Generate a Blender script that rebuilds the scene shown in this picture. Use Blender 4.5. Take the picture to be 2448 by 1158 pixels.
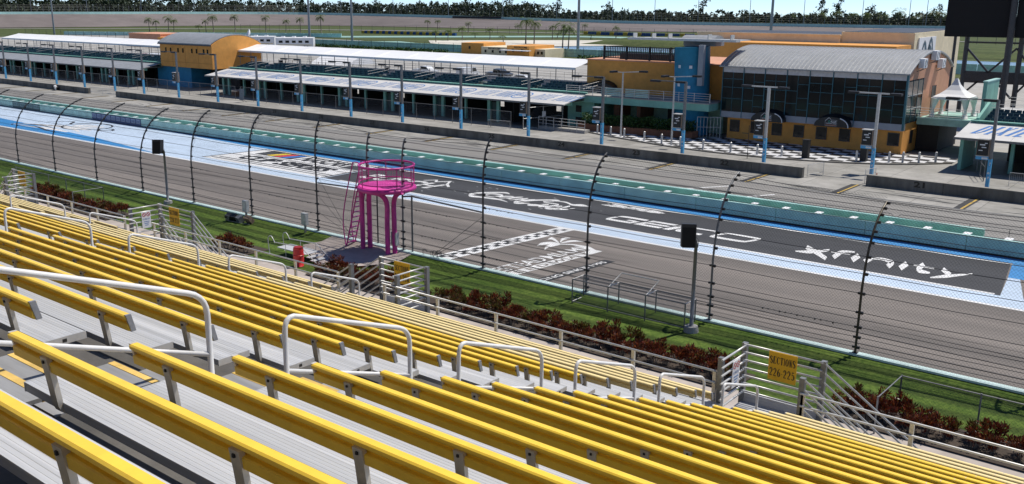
import bpy, math, random
from mathutils import Vector, Matrix
random.seed(7)
for o in list(bpy.data.objects): bpy.data.objects.remove(o)
S = bpy.context.scene
C = S.collection
R = math.radians
# ------------------------------------------------------------- camera, sky, sun, exposure
PITCH, YAW, ROLL, CAM_H = 14.0, 38.15, 0.55, 13.5
cd = bpy.data.cameras.new('camera'); cam = bpy.data.objects.new('camera', cd); C.objects.link(cam)
cd.sensor_width = 36.0; cd.lens = 36.0*2198/2448; cd.clip_start = 0.05; cd.clip_end = 6000
cam.location = (0, 0, CAM_H); cam.rotation_euler = (Matrix.Rotation(R(YAW),4,'Z') @ Matrix.Rotation(R(90-PITCH),4,'X') @ Matrix.Rotation(R(ROLL),4,'Z')).to_euler()
S.camera = cam
SUN_EL = 62.0; SUN_DIR = Vector((0.40*math.cos(R(SUN_EL)), 0.917*math.cos(R(SUN_EL)), math.sin(R(SUN_EL)))).normalized()
W = bpy.data.worlds.new('World'); S.world = W; W.use_nodes = True
wn = W.node_tree.nodes; wl = W.node_tree.links
sky = wn.new('ShaderNodeTexSky'); sky.sky_type = 'NISHITA'; sky.sun_disc = False
sky.sun_elevation = R(SUN_EL); sky.sun_rotation = math.atan2(SUN_DIR.x, SUN_DIR.y)
sky.air_density = 0.45; sky.dust_density = 0.0; sky.ozone_density = 4.0; sky.altitude = 0
wl.new(sky.outputs[0], wn['Background'].inputs[0]); wn['Background'].inputs[1].default_value = 0.125
sl = bpy.data.lights.new('sun', 'SUN'); sl.energy = 4.2; sl.angle = R(0.53); sl.color = (1.0, 0.95, 0.87)
sun = bpy.data.objects.new('sun', sl); C.objects.link(sun); sun.location = (40, 90, 150)
sun.rotation_euler = SUN_DIR.to_track_quat('Z', 'Y').to_euler()
S.view_settings.view_transform = 'Standard'; S.view_settings.look = 'None'
S.view_settings.exposure = 0.2; S.view_settings.gamma = 1.0
S.render.engine = 'CYCLES'

# ------------------------------------------------------------- site grid
# the infield was surveyed on a first grid; this table converts survey rows (y) to metres: x scale, x shift, y, height scale
GRID = [(20,.916,.81,17.8,.925),(29,.9264,1.1364,26.2922,.9343),(35.2,.9341,1.3704,32.1687,.9415),(40,.9399,1.558,36.786,.9474),(45,.9462,1.7513,41.6548,.9535),(51,.9537,1.984,47.5819,.9609),(56,.96,2.1801,52.5926,.9671),(61.7,.9673,2.4046,58.3861,.9744),(70,.9783,2.7447,66.9826,.9852),(79.2,.9906,3.1207,76.7376,.9975),(84.4,.9977,3.3395,82.3609,1.0045),(90,1.0054,3.5774,88.5071,1.0123),(97,1.0153,3.883,96.3262,1.0222),(106,1.0282,4.2727,106.6042,1.035),(120,1.0491,4.9191,123.1319,1.0559),(145,1.0884,6.1261,154.3622,1.0954),(170,1.1309,7.4353,188.0356,1.1381),(200,1.1863,9.1389,232.0685,1.1939),(230,1.2475,11.026,280.6575,1.2555),(260,1.3154,13.1098,334.5178,1.3237),(300,1.4169,16.2313,415.8986,1.4262),(340,1.53,19.6671,509.4855,1.541),(390,1.6993,24.8028,649.7497,1.7125),(440,1.9104,31.1985,824.8023,1.9262),(500,2.2445,41.3193,1102.1216,2.2641)]
MAP = True
def grow(y):
    g = GRID
    for a, b in zip(g[:-1], g[1:]):
        if y <= b[0] or b is g[-1]:
            t = (y-a[0])/(b[0]-a[0]); return [a[i]+(b[i]-a[i])*t for i in (1, 2, 3, 4)]
def WM(p):
    if not MAP: return Vector(p)
    a, b, y, s = grow(p[1]); return Vector((a*p[0]+b, y, s*p[2]))
def GS(y): return grow(y)[3] if MAP else 1.0
# ------------------------------------------------------------- helpers
def tag(o, label=None, cat=None, group=None, kind=None):
    if label: o['label'] = label
    if cat: o['category'] = cat
    if group: o['group'] = group
    if kind: o['kind'] = kind
    return o
def thing(name, label, cat, loc=(0, 0, 0), group=None):
    o = bpy.data.objects.new(name, None); C.objects.link(o); o.location = WM(loc)
    o.empty_display_size = 0.3
    return tag(o, label, cat, group)
def copy_tree(o, parent=None):
    c = o.copy(); C.objects.link(c)
    if parent: c.parent = parent
    for ch in list(o.children): copy_tree(ch, c)
    return c
def dup(o, loc, rz=0.0, label=None, scale=None):
    c = copy_tree(o); c.location = WM(loc); c.rotation_euler = (0, 0, rz)
    if label: c['label'] = label
    if scale: c.scale = (scale,)*3 if isinstance(scale, (int, float)) else scale
    return c
def rootloc(p):
    v = Vector((0, 0, 0))
    while p is not None: v += p.location; p = p.parent
    return v
class MB:
    def __init__(s): s.v = []; s.f = []; s.m = []; s.mats = []; s.cur = 0
    def mat(s, m):
        if m not in s.mats: s.mats.append(m)
        s.cur = s.mats.index(m); return s
    def face(s, idx): s.f.append(tuple(idx)); s.m.append(s.cur)
    def poly(s, pts):
        n = len(s.v); s.v += [tuple(p) for p in pts]; s.face(range(n, n+len(pts))); return s
    def box(s, x0, x1, y0, y1, z0, z1):
        n = len(s.v)
        s.v += [(x0,y0,z0),(x1,y0,z0),(x1,y1,z0),(x0,y1,z0),(x0,y0,z1),(x1,y0,z1),(x1,y1,z1),(x0,y1,z1)]
        for q in ((0,3,2,1),(4,5,6,7),(0,1,5,4),(1,2,6,5),(2,3,7,6),(3,0,4,7)): s.face([n+i for i in q])
        return s
    def rbox(s, c, size, rz=0.0, rx=0.0, ry=0.0):
        m = Matrix.Translation(c) @ Matrix.Rotation(rz,4,'Z') @ Matrix.Rotation(ry,4,'Y') @ Matrix.Rotation(rx,4,'X')
        n = len(s.v); a, b, d = size[0]/2, size[1]/2, size[2]/2
        for p in ((-a,-b,-d),(a,-b,-d),(a,b,-d),(-a,b,-d),(-a,-b,d),(a,-b,d),(a,b,d),(-a,b,d)): s.v.append(tuple(m @ Vector(p)))
        for q in ((0,3,2,1),(4,5,6,7),(0,1,5,4),(1,2,6,5),(2,3,7,6),(3,0,4,7)): s.face([n+i for i in q])
        return s
    def bar(s, a, b, w, h=None, up=(0,0,1)):
        # rectangular bar from a to b
        a = Vector(a); b = Vector(b); h = h or w
        d = (b-a).normalized(); u = Vector(up)
        if abs(d.dot(u)) > .99: u = Vector((0,1,0))
        r = d.cross(u).normalized(); u = r.cross(d)
        n = len(s.v)
        for p in (a, b):
            for i, j in ((-1,-1),(1,-1),(1,1),(-1,1)): s.v.append(tuple(p + r*(i*w/2) + u*(j*h/2)))
        for q in ((3,2,1,0),(4,5,6,7),(0,1,5,4),(1,2,6,5),(2,3,7,6),(3,0,4,7)): s.face([n+i for i in q])
        return s
    def tube(s, pts, r, n=6, caps=True, closed=False):
        pts = [Vector(p) for p in pts]; rs = r if isinstance(r, (list, tuple)) else [r]*len(pts)
        base = len(s.v); L = len(pts); prev = None
        for i, p in enumerate(pts):
            if closed: t = (pts[(i+1) % L]-pts[i-1]).normalized()
            else: t = (pts[min(i+1, L-1)]-pts[max(i-1, 0)]).normalized()
            if prev is None:
                u = Vector((0,0,1)) if abs(t.z) < .9 else Vector((0,1,0))
                u = (u - t*u.dot(t)).normalized()
            else: u = (prev - t*prev.dot(t)).normalized()
            prev = u; w = t.cross(u)
            for k in range(n):
                a = 2*math.pi*k/n; s.v.append(tuple(p + (u*math.cos(a)+w*math.sin(a))*rs[i]))
        for i in range(L if closed else L-1):
            j = (i+1) % L
            for k in range(n):
                k2 = (k+1) % n; s.face((base+i*n+k, base+j*n+k, base+j*n+k2, base+i*n+k2)[::-1])
        if caps and not closed:
            s.face([base+k for k in range(n)]); s.face([base+(L-1)*n+k for k in range(n)][::-1])
        return s
    def cyl(s, x, y, z0, z1, r, n=10, r2=None): return s.tube([(x,y,z0),(x,y,z1)], [r, r if r2 is None else r2], n)
    def prismx(s, prof, x0, x1):
        n = len(s.v); k = len(prof)
        s.v += [(x0,y,z) for y, z in prof]+[(x1,y,z) for y, z in prof]
        for i in range(k): j = (i+1) % k; s.face((n+i, n+j, n+k+j, n+k+i))
        s.face([n+i for i in range(k)][::-1]); s.face([n+k+i for i in range(k)])
        return s
    def prismz(s, prof, z0, z1):
        n = len(s.v); k = len(prof)
        s.v += [(x,y,z0) for x, y in prof]+[(x,y,z1) for x, y in prof]
        for i in range(k): j = (i+1) % k; s.face((n+i, n+j, n+k+j, n+k+i))
        s.face([n+i for i in range(k)][::-1]); s.face([n+k+i for i in range(k)])
        return s
    def add(s, verts, faces):
        n = len(s.v); s.v += [tuple(v) for v in verts]
        for f in faces: s.face([n+i for i in f])
        return s
    def build(s, name, mat=None, parent=None, smooth=False, local=False):
        off = rootloc(parent) if (parent is not None and not local) else Vector((0,0,0))
        me = bpy.data.meshes.new(name)
        if not local: s.v = [tuple(WM(q)) for q in s.v]
        me.from_pydata([(x-off.x, y-off.y, z-off.z) for x, y, z in s.v], [], s.f)
        if s.mats:
            for m in s.mats: me.materials.append(m)
            me.polygons.foreach_set('material_index', s.m)
        elif mat: me.materials.append(mat)
        if smooth: me.polygons.foreach_set('use_smooth', [True]*len(me.polygons))
        me.update()
        o = bpy.data.objects.new(name, me); C.objects.link(o)
        if parent is not None: o.parent = parent
        return o
def flat_normals_up(o):
    pass
def smooth_pts(pts, n=6, closed=False):
    P = [Vector(p) for p in pts]; out = []; L = len(P)
    rng = range(L) if closed else range(L-1)
    for i in rng:
        p0 = P[i-1] if (i > 0 or closed) else P[0]; p1 = P[i]; p2 = P[(i+1) % L]
        p3 = P[(i+2) % L] if (i+2 < L or closed) else P[-1]
        for k in range(n):
            t = k/n
            out.append(0.5*((2*p1)+(p2-p0)*t+(2*p0-5*p1+4*p2-p3)*t*t+(3*p1-p0-3*p2+p3)*t**3))
    if not closed: out.append(P[-1])
    return out
_tx = {}
def text_geo(txt, bold=0.0, shear=0.0):
    k = (txt, bold, shear)
    if k in _tx: return _tx[k]
    cu = bpy.data.curves.new('lettering', 'FONT'); cu.body = txt; cu.size = 1.0; cu.offset = bold; cu.shear = shear
    cu.resolution_u = 3; cu.fill_mode = 'FRONT'
    ob = bpy.data.objects.new('lettering', cu)
    me = bpy.data.meshes.new_from_object(ob)
    v = [tuple(p.co) for p in me.vertices]; f = [tuple(p.vertices) for p in me.polygons]
    bpy.data.objects.remove(ob); bpy.data.meshes.remove(me); bpy.data.curves.remove(cu)
    xs = [p[0] for p in v]; ys = [p[1] for p in v]
    x0, x1, y0, y1 = min(xs), max(xs), min(ys), max(ys)
    v = [((p[0]-x0)/(x1-x0), (p[1]-y0)/(y1-y0)) for p in v]
    _tx[k] = (v, f); return _tx[k]
def put_text(mb, txt, fn, u0, u1, v0, v1, bold=0.0, shear=0.0):
    # lettering fitted into the box u0..u1 x v0..v1, placed by fn(u,v)->xyz
    v, f = text_geo(txt, bold, shear)
    mb.add([fn(u0+(u1-u0)*a, v0+(v1-v0)*b) for a, b in v], f); return mb
def ribbon(mb, pts, widths, fn, n=6, closed=False):
    P = smooth_pts([(p[0], p[1], 0) for p in pts], n, closed); L = len(P); w = []
    for i in range(L):
        t = i/max(1, L-1)*(len(widths)-1); a = int(min(t, len(widths)-2)) if len(widths) > 1 else 0
        w.append(widths[a]+(widths[a+1]-widths[a])*(t-a) if len(widths) > 1 else widths[0])
    vs = []
    for i, p in enumerate(P):
        d = (P[(i+1) % L] if closed else P[min(i+1, L-1)])-(P[i-1] if (closed or i > 0) else P[0])
        d = d.normalized() if d.length > 1e-9 else Vector((1,0,0)); nn = Vector((-d.y, d.x, 0))
        for sg in (1, -1):
            q = p+nn*(sg*w[i]/2); vs.append(fn(q.x, q.y))
    fs = [(2*i, 2*i+1, (2*i+3) % (2*L), (2*i+2) % (2*L)) for i in range(L if closed else L-1)]
    mb.add(vs, fs); return mb
# chain-link wires (both diagonals) over the strip fn(u, t) with t along the profile points
def chainlink(mb, u0, u1, prof, pitch, r):
    L = [0.0]
    for a, b in zip(prof[:-1], prof[1:]): L.append(L[-1]+math.hypot(b[0]-a[0], b[1]-a[1]))
    H = L[-1]
    def at(s):
        for i in range(len(L)-1):
            if s <= L[i+1]+1e-6:
                t = (s-L[i])/max(1e-9, L[i+1]-L[i]); a, b = prof[i], prof[i+1]
                return a[0]+(b[0]-a[0])*t, a[1]+(b[1]-a[1])*t
        return prof[-1]
    n = int((u1-u0+H)/pitch)+1
    for sg in (1, -1):
        for k in range(n):
            ub = u0-H+k*pitch if sg > 0 else u0+k*pitch
            s0 = 0.0; s1 = H
            if sg > 0: s0 = max(0, u0-ub); s1 = min(H, u1-ub)
            else: s0 = max(0, ub-u1); s1 = min(H, ub-u0)
            if s1-s0 < .02: continue
            ss = [s0]+[l for l in L[1:-1] if s0+.01 < l < s1-.01]+[s1]
            pts = []
            for q in ss:
                y, z = at(q); pts.append((ub+sg*q, y, z))
            mb.tube(pts, r, 3, caps=False)
    return mb

# ------------------------------------------------------------- materials
def lin(c): return tuple(((x/255)/12.92 if x/255 <= .04045 else ((x/255+.055)/1.055)**2.4) for x in c)
def M(name, col, rough=0.6, metal=0.0, var=0.12, scale=3.0, bump=0.0, bscale=40.0, col2=None, spec=0.5, stretch=None, contrast=(0.35, 0.65), dirt=0.0):
    m = bpy.data.materials.new(name); m.use_nodes = True; nt = m.node_tree; N = nt.nodes; L = nt.links
    b = N['Principled BSDF']; b.inputs['Roughness'].default_value = rough; b.inputs['Metallic'].default_value = metal
    b.inputs['Specular IOR Level'].default_value = spec
    geo = N.new('ShaderNodeNewGeometry'); mp = N.new('ShaderNodeMapping'); L.new(geo.outputs['Position'], mp.inputs[0])
    if stretch: mp.inputs['Scale'].default_value = stretch
    nz = N.new('ShaderNodeTexNoise'); nz.inputs['Scale'].default_value = scale; nz.inputs['Detail'].default_value = 6; nz.inputs['Roughness'].default_value = .65
    L.new(mp.outputs[0], nz.inputs[0])
    rp = N.new('ShaderNodeValToRGB'); rp.color_ramp.elements[0].position = contrast[0]; rp.color_ramp.elements[1].position = contrast[1]
    c0 = tuple(max(0, x*(1-var)) for x in col); c1 = tuple(min(1, x*(1+var)) for x in col) if col2 is None else col2
    rp.color_ramp.elements[0].color = (*c0, 1); rp.color_ramp.elements[1].color = (*c1, 1)
    L.new(nz.outputs[0], rp.inputs[0]); out = rp.outputs[0]
    if dirt > 0:
        n2 = N.new('ShaderNodeTexNoise'); n2.inputs['Scale'].default_value = scale*.23; n2.inputs['Detail'].default_value = 8; n2.inputs['Roughness'].default_value = .7
        L.new(mp.outputs[0], n2.inputs[0])
        r2 = N.new('ShaderNodeValToRGB'); r2.color_ramp.elements[0].position = .42; r2.color_ramp.elements[1].position = .62
        r2.color_ramp.elements[0].color = (1-dirt, 1-dirt, 1-dirt*1.05, 1); r2.color_ramp.elements[1].color = (1, 1, 1, 1)
        L.new(n2.outputs[0], r2.inputs[0])
        mx = N.new('ShaderNodeMix'); mx.data_type = 'RGBA'; mx.blend_type = 'MULTIPLY'; mx.inputs[0].default_value = 1
        L.new(out, mx.inputs[6]); L.new(r2.outputs[0], mx.inputs[7]); out = mx.outputs[2]
    L.new(out, b.inputs['Base Color'])
    if bump > 0:
        n3 = N.new('ShaderNodeTexNoise'); n3.inputs['Scale'].default_value = bscale; n3.inputs['Detail'].default_value = 3
        L.new(mp.outputs[0], n3.inputs[0]); bp = N.new('ShaderNodeBump'); bp.inputs['Strength'].default_value = bump; bp.inputs['Distance'].default_value = .02
        L.new(n3.outputs[0], bp.inputs['Height']); L.new(bp.outputs[0], b.inputs['Normal'])
    m['out'] = 0
    return m
def multiply_in(m, builder):
    # multiply the base colour of m by a colour socket made by builder(nodes, links, position socket)
    nt = m.node_tree; N = nt.nodes; L = nt.links; b = N['Principled BSDF']
    src = b.inputs['Base Color'].links[0].from_socket
    geo = N.new('ShaderNodeNewGeometry'); f = builder(N, L, geo.outputs['Position'])
    mx = N.new('ShaderNodeMix'); mx.data_type = 'RGBA'; mx.blend_type = 'MULTIPLY'; mx.inputs[0].default_value = 1
    L.new(src, mx.inputs[6]); L.new(f, mx.inputs[7]); L.new(mx.outputs[2], b.inputs['Base Color'])
def ramp(N, L, sock, p0, p1, c0, c1):
    r = N.new('ShaderNodeValToRGB'); e = r.color_ramp.elements; e[0].position = p0; e[1].position = p1
    e[0].color = (*c0, 1); e[1].color = (*c1, 1); L.new(sock, r.inputs[0]); return r.outputs[0]
def noise(N, L, sock, scale, det=5, stretch=(1,1,1), rough=.6):
    mp = N.new('ShaderNodeMapping'); mp.inputs['Scale'].default_value = stretch; L.new(sock, mp.inputs[0])
    n = N.new('ShaderNodeTexNoise'); n.inputs['Scale'].default_value = scale; n.inputs['Detail'].default_value = det; n.inputs['Roughness'].default_value = rough
    L.new(mp.outputs[0], n.inputs[0]); return n.outputs[0]
YEL = M('seat_yellow_paint', (.97,.63,.06), .36, 0, .06, 7, dirt=.06, spec=.5)
YELP = M('seat_pale_yellow_paint', (.88,.70,.33), .5, 0, .05, 2.5, dirt=.06)  # paler yellow for the benches of the lower rows
ALU = M('mill_aluminium', (.54,.55,.575), .55, .12, .12, 9, stretch=(.03,2.6,1), dirt=.2)
ALUD = M('weathered_bracket_metal', (.58,.54,.47), .5, .2, .15, 8)
CAPM = M('cast_end_cap', (.34,.35,.37), .5, .4, .12, 30)
DECK = M('grandstand_deck_grey', (.105,.098,.09), .75, 0, .2, 2.2, bump=.15, dirt=.3)
NOSE = M('step_nosing_yellow', (.78,.52,.14), .6, 0, .12, 6, dirt=.25)
STEPM = M('aisle_step_aluminium', (.34,.34,.345), .6, .15, .12, 6, stretch=(.2,2,1), dirt=.2)
WHITER = M('white_handrail_paint', (.74,.73,.71), .35, 0, .05, 8)
GALV = M('galvanised_pipe', (.55,.545,.53), .42, .35, .12, 6)
GALVD = M('dull_galvanised_steel', (.20,.205,.21), .5, .45, .18, 5)
POSTB = M('dark_steel_post', (.065,.065,.068), .5, .4, .2, 5)
POSTG = M('weathered_grey_post', (.16,.165,.17), .55, .4, .2, 4)
WIRE = M('dark_wire', (.06,.062,.066), .5, .5, .1, 5)
WIREL = M('light_wire', (.28,.28,.28), .5, .5, .1, 5)
CONC = M('pit_concrete', (.40,.385,.36), .85, 0, .12, .9, bump=.1, dirt=.25)
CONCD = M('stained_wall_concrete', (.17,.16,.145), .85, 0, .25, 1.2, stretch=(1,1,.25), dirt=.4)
CONCL = M('walkway_concrete', (.46,.40,.36), .85, 0, .1, 1.5, dirt=.2)
TEALW = M('teal_wall_paint', (.46,.72,.62), .5, 0, .12, 1.0, dirt=.15)
TEALL = M('pale_teal_paint', (.42,.66,.62), .5, 0, .1, 2.0, dirt=.12)
TEALC = M('green_teal_column_paint', (.20,.46,.38), .6, 0, .1, 1.0, dirt=.15)
TEALD = M('dark_green_wall_paint', (.34,.58,.50), .55, 0, .14, 1.0, dirt=.15)
PINK = M('magenta_paint', (.54,.03,.27), .45, 0, .14, 5, dirt=.2)
PINKP = M('pink_deck_paint', (.70,.06,.36), .5, 0, .08, 4, dirt=.1)
RED = M('red_plastic', (.55,.02,.02), .4, 0, .1, 4)
ORANGE = M('orange_stucco', (.74,.34,.075), .8, 0, .08, 1.2, dirt=.1)
SALMON = M('salmon_stucco', (.62,.31,.19), .8, 0, .06, 1.2, dirt=.1)
TAN = M('tan_stucco', (.78,.67,.46), .8, 0, .06, 1.0, dirt=.12)
BLUET = M('blue_tower_stucco', (.018,.22,.40), .7, 0, .12, .8, dirt=.15)
ROOFG = M('grey_metal_roof', (.33,.34,.35), .5, .2, .1, 2, dirt=.12)
ROOFB = M('pale_canopy_membrane', (.60,.585,.57), .7, 0, .06, 1.0, dirt=.12)
WHITE = M('white_vinyl', (.80,.80,.81), .6, 0, .03, 1.0, dirt=.05)
WPAINT = M('white_road_paint', (.74,.74,.74), .7, 0, .08, 1.5, dirt=.14, stretch=(.3,1,1))
BLKPAINT = M('black_road_paint', (.02,.02,.022), .7, 0, .2, 2, dirt=.1)
BLUEP = M('blue_road_paint', (.03,.23,.54), .7, 0, .12, 1.5, dirt=.15, stretch=(.25,1,1))
PALEB = M('pale_blue_road_paint', (.50,.61,.75), .75, 0, .07, 1.2, dirt=.12, stretch=(.25,1,1))
YPAINT = M('yellow_road_paint', (.55,.36,.06), .7, 0, .2, 3, dirt=.3)
BLACK = M('black_plastic', (.012,.012,.013), .5, 0, .2, 4)
BLACKM = M('matt_black_panel', (.004,.004,.005), .8, 0, .2, 1)
NAVY = M('dark_teal_seat_plastic', (.012,.06,.085), .45, 0, .25, 6)
GLASS = M('tinted_glass', (.006,.010,.012), .08, 0, .2, .4, spec=.28)
BLUEM = M('teal_blue_mullion', (.03,.12,.16), .4, .3, .1, 3)
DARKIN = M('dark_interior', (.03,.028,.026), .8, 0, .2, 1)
SKYB = M('light_blue_wrap', (.06,.36,.66), .5, 0, .1, 3, col2=(.12,.44,.72))
LBLUE = M('dusty_blue_ink', (.09,.20,.42), .7, 0, .1, 3)
SIGNY = M('sign_yellow', (.72,.42,.01), .5, 0, .05, 6)
INK = M('sign_black_ink', (.02,.016,.012), .6, 0, .1, 6)
INKR = M('sign_red_ink', (.5,.02,.02), .6, 0, .1, 6)
INKW = M('white_ink', (.75,.75,.75), .6, 0, .05, 6)
TILE = M('terracotta_planter', (.20,.085,.045), .8, 0, .15, 3)
SAND = M('white_sand', (.66,.62,.54), .9, 0, .08, .12, dirt=.2)
BARK = M('trunk_bark', (.17,.14,.11), .9, 0, .2, 2)
# ------------------------------------------------------------- ground, lawns, pavements
def grass_mat(name, c0, c1, stripes=0.0, sscale=1.0, fine=9.0):
    m = M(name, c0, .9, 0, 0, fine, bump=.6, bscale=30, col2=c1, spec=.2, contrast=(.3,.7))
    def bld(N, L, pos):
        a = noise(N, L, pos, .35, 4); r = ramp(N, L, a, .35, .68, (.72,.78,.62), (1.12,1.06,1.0))
        if stripes:
            mp = N.new('ShaderNodeMapping'); mp.inputs['Scale'].default_value = (.03, 1, 0); L.new(pos, mp.inputs[0])
            w = N.new('ShaderNodeTexWave'); w.bands_direction = 'Y'; w.inputs['Scale'].default_value = sscale; w.inputs['Distortion'].default_value = 2.0; w.inputs['Detail'].default_value = 2
            L.new(mp.outputs[0], w.inputs[0]); r2 = ramp(N, L, w.outputs[1], .2, .8, (1-stripes,)*3, (1,1,1))
            mx = N.new('ShaderNodeMix'); mx.data_type = 'RGBA'; mx.blend_type = 'MULTIPLY'; mx.inputs[0].default_value = 1
            L.new(r, mx.inputs[6]); L.new(r2, mx.inputs[7]); r = mx.outputs[2]
        return r
    multiply_in(m, bld); return m
LAWN = grass_mat('mown_lawn', (.035,.078,.008), (.135,.195,.038), .45, .33, 7)
FIELD = grass_mat('infield_grass', (.058,.082,.024), (.105,.128,.046), .2, .02, .8)
SCRUB = grass_mat('scrub_ground', (.045,.06,.025), (.085,.095,.045), 0, 1, .08)
def asphalt(name, col, var, dirt):
    m = M(name, col, .85, 0, var, 28, bump=.25, bscale=60, contrast=(.3,.7))
    def bld(N, L, pos):
        a = noise(N, L, pos, .5, 6, (.06,1,1)); r1 = ramp(N, L, a, .34, .66, (1-dirt,)*3, (1+dirt*.5,)*3)
        b = noise(N, L, pos, .42, 3, (.012,1,1), .5); r2 = ramp(N, L, b, .40, .62, (1-dirt*.9,)*3, (1.06,1.05,1.04))
        mx = N.new('ShaderNodeMix'); mx.data_type = 'RGBA'; mx.blend_type = 'MULTIPLY'; mx.inputs[0].default_value = 1
        L.new(r1, mx.inputs[6]); L.new(r2, mx.inputs[7]); return mx.outputs[2]
    multiply_in(m, bld); return m
TRACK = asphalt('worn_track_asphalt', (.195,.172,.155), .22, .22)
DARKA = asphalt('dark_sealed_asphalt', (.05,.052,.058), .2, .25)
PITA = asphalt('pit_lane_asphalt', (.25,.24,.225), .15, .18)
def jointed(m, sx, sy, wd=.02, dark=.55):
    def bld(N, L, pos):
        mp = N.new('ShaderNodeMapping'); mp.inputs['Scale'].default_value = (1/sx, 1/sy, 0); L.new(pos, mp.inputs[0])
        br = N.new('ShaderNodeTexBrick'); br.offset = 0; br.inputs['Scale'].default_value = 1
        br.inputs['Color1'].default_value = (1,1,1,1); br.inputs['Color2'].default_value = (.88,.88,.87,1); br.inputs['Mortar'].default_value = (dark,dark,dark,1)
        br.inputs['Mortar Size'].default_value = wd/4; br.inputs['Brick Width'].default_value = 1; br.inputs['Row Height'].default_value = 1; br.inputs['Bias'].default_value = 0
        L.new(mp.outputs[0], br.inputs[0]); return br.outputs[0]
    multiply_in(m, bld); return m
SLAB = jointed(M('concrete_slabs', (.36,.345,.32), .85, 0, .12, .7, bump=.1, dirt=.3), 4.6, 2.7, .03)
SLABP = jointed(M('paddock_concrete', (.40,.385,.36), .85, 0, .1, .4, dirt=.2), 6, 6, .02, .7)
def sheet(name, pts, z, mat, parent=None, kind='structure', label=None):
    mb = MB(); mb.poly([(p[0], p[1], z if len(p) < 3 else p[2]) for p in pts]); o = mb.build(name, mat, parent)
    if parent is None: tag(o, label, None, None, kind)
    return o
def rect(x0, x1, y0, y1): return [(x0,y0),(x1,y0),(x1,y1),(x0,y1)]
MAP = False
sheet('ground', rect(-6000, 5000, -2500, 9000), -0.40, SCRUB)
MAP = True
sheet('infield_grass', [(-620,64),(200,64),(200,440),(-430,440),(-620,260)], -0.20, FIELD)
sheet('paddock', rect(-420, 150, 63.4, 196), -0.10, SLABP)
sheet('pit_lane', rect(-420, 120, 62.9, 74.2), -0.02, PITA)
sheet('pit_stalls', rect(-420, 120, 74.2, 96.5), -0.015, SLAB)
# lawn behind the outer wall, gently uneven, and the walkway below the stand
mb = MB(); nx, ny = 120, 6
for i in range(nx+1):
    for j in range(ny+1):
        x = -160+190*i/nx; y = 29.8+5.25*j/ny
        mb.v.append((x, y, 1.46+.17*j/ny+(.17 if j == ny else 0)+.05*math.sin(x*.31+y)*math.sin(x*.13+2*y)*(1 if 0 < j < ny else 0)))
for i in range(nx):
    for j in range(ny):
        a = i*(ny+1)+j; mb.face((a, a+ny+1, a+ny+2, a+1))
tag(mb.build('lawn', LAWN, smooth=True), kind='structure')
sheet('walkway', rect(-160, 60, 18, 29.85), 1.47, CONCL)
def zb(y): return max(0.0, .045*(51-y))
# race track: flat apron, then banked up to the outer wall
track = MB()
for y0, y1 in ((35.25, 43), (43, 51), (51, 61.6)):
    track.poly([(-420,y0,zb(y0)),(120,y0,zb(y0)),(120,y1,zb(y1)),(-420,y1,zb(y1))])
track = tag(track.build('race_track', TRACK), kind='structure')
def paint(name, polys, lift, mat):
    mb = MB()
    for pl in polys: mb.poly([(p[0], p[1], zb(p[1])+lift) for p in pl])
    return mb.build(name, mat, track)
L1, L2, L3, L4 = .006, .012, .018, .024
paint('dark_band', [[(-63.9,53.1),(-10.5,53.1),(-11.6,60.4),(-63.9,60.4)]], L1, DARKA)
paint('pale_blue_paint', [rect(-420,-63.9,51.3,61.5)], L1, PALEB)
paint('pale_blue_paint', [rect(-63.9,40,51.3,53.1), [(-10.5,53.1),(-9.4,53.1),(-10.4,57),(-11.0,57)]], L1, PALEB)
paint('blue_paint', [[(-100,61.2),(-84,60.35),(12,60.35),(12,61.5),(-100,61.5)]], L2, BLUEP)
paint('blue_paint', [[(-11.0,57),(-9.9,57),(-10.8,60.3),(-11.5,60.3)]], L2, BLUEP)
paint('dark_band', [[(-9.4,53.1),(40,53.1),(40,60.3),(-10.8,60.3)]], L1, DARKA)
paint('blue_paint', [[(-180,51.4),(-121,51.4),(-111.5,51.55),(-87,51.45),(-102.7,53.3),(-109.4,53.7),(-122,54.4),(-129.6,54.8),(-180,57.5)]], L2, BLUEP)
paint('white_line', [rect(-64,-11.4,59.9,60.14)], L2, WPAINT)
paint('white_line', [rect(-62,-10.8,53.1,53.36)], L2, WPAINT)
paint('white_line', [rect(-420,40,51.0,51.27)], L2, WPAINT)
# finish line: white strip with rows of black checks
paint('finish_line', [rect(-37.26,-36.0,35.6,43), rect(-37.26,-36.0,43,51)], L2, WPAINT)
ck = []
n = 0; y = 35.8
while y < 50.6:
    for i in (0, 1):
        if (n+i) % 2 == 0: ck.append(rect(-36.98+.35*i, -36.98+.35*i+.33, y, y+.48))
    y += .5; n += 1
paint('finish_check', ck, L3, BLKPAINT)
ft = lambda u, v: (u, v, zb(v)+L3)
def letters(name, mat, items, fn=ft, lift=None):
    mb = MB()
    for it in items: put_text(mb, *it[:1], fn, *it[1:])
    return mb.build(name, mat, track)
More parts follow.
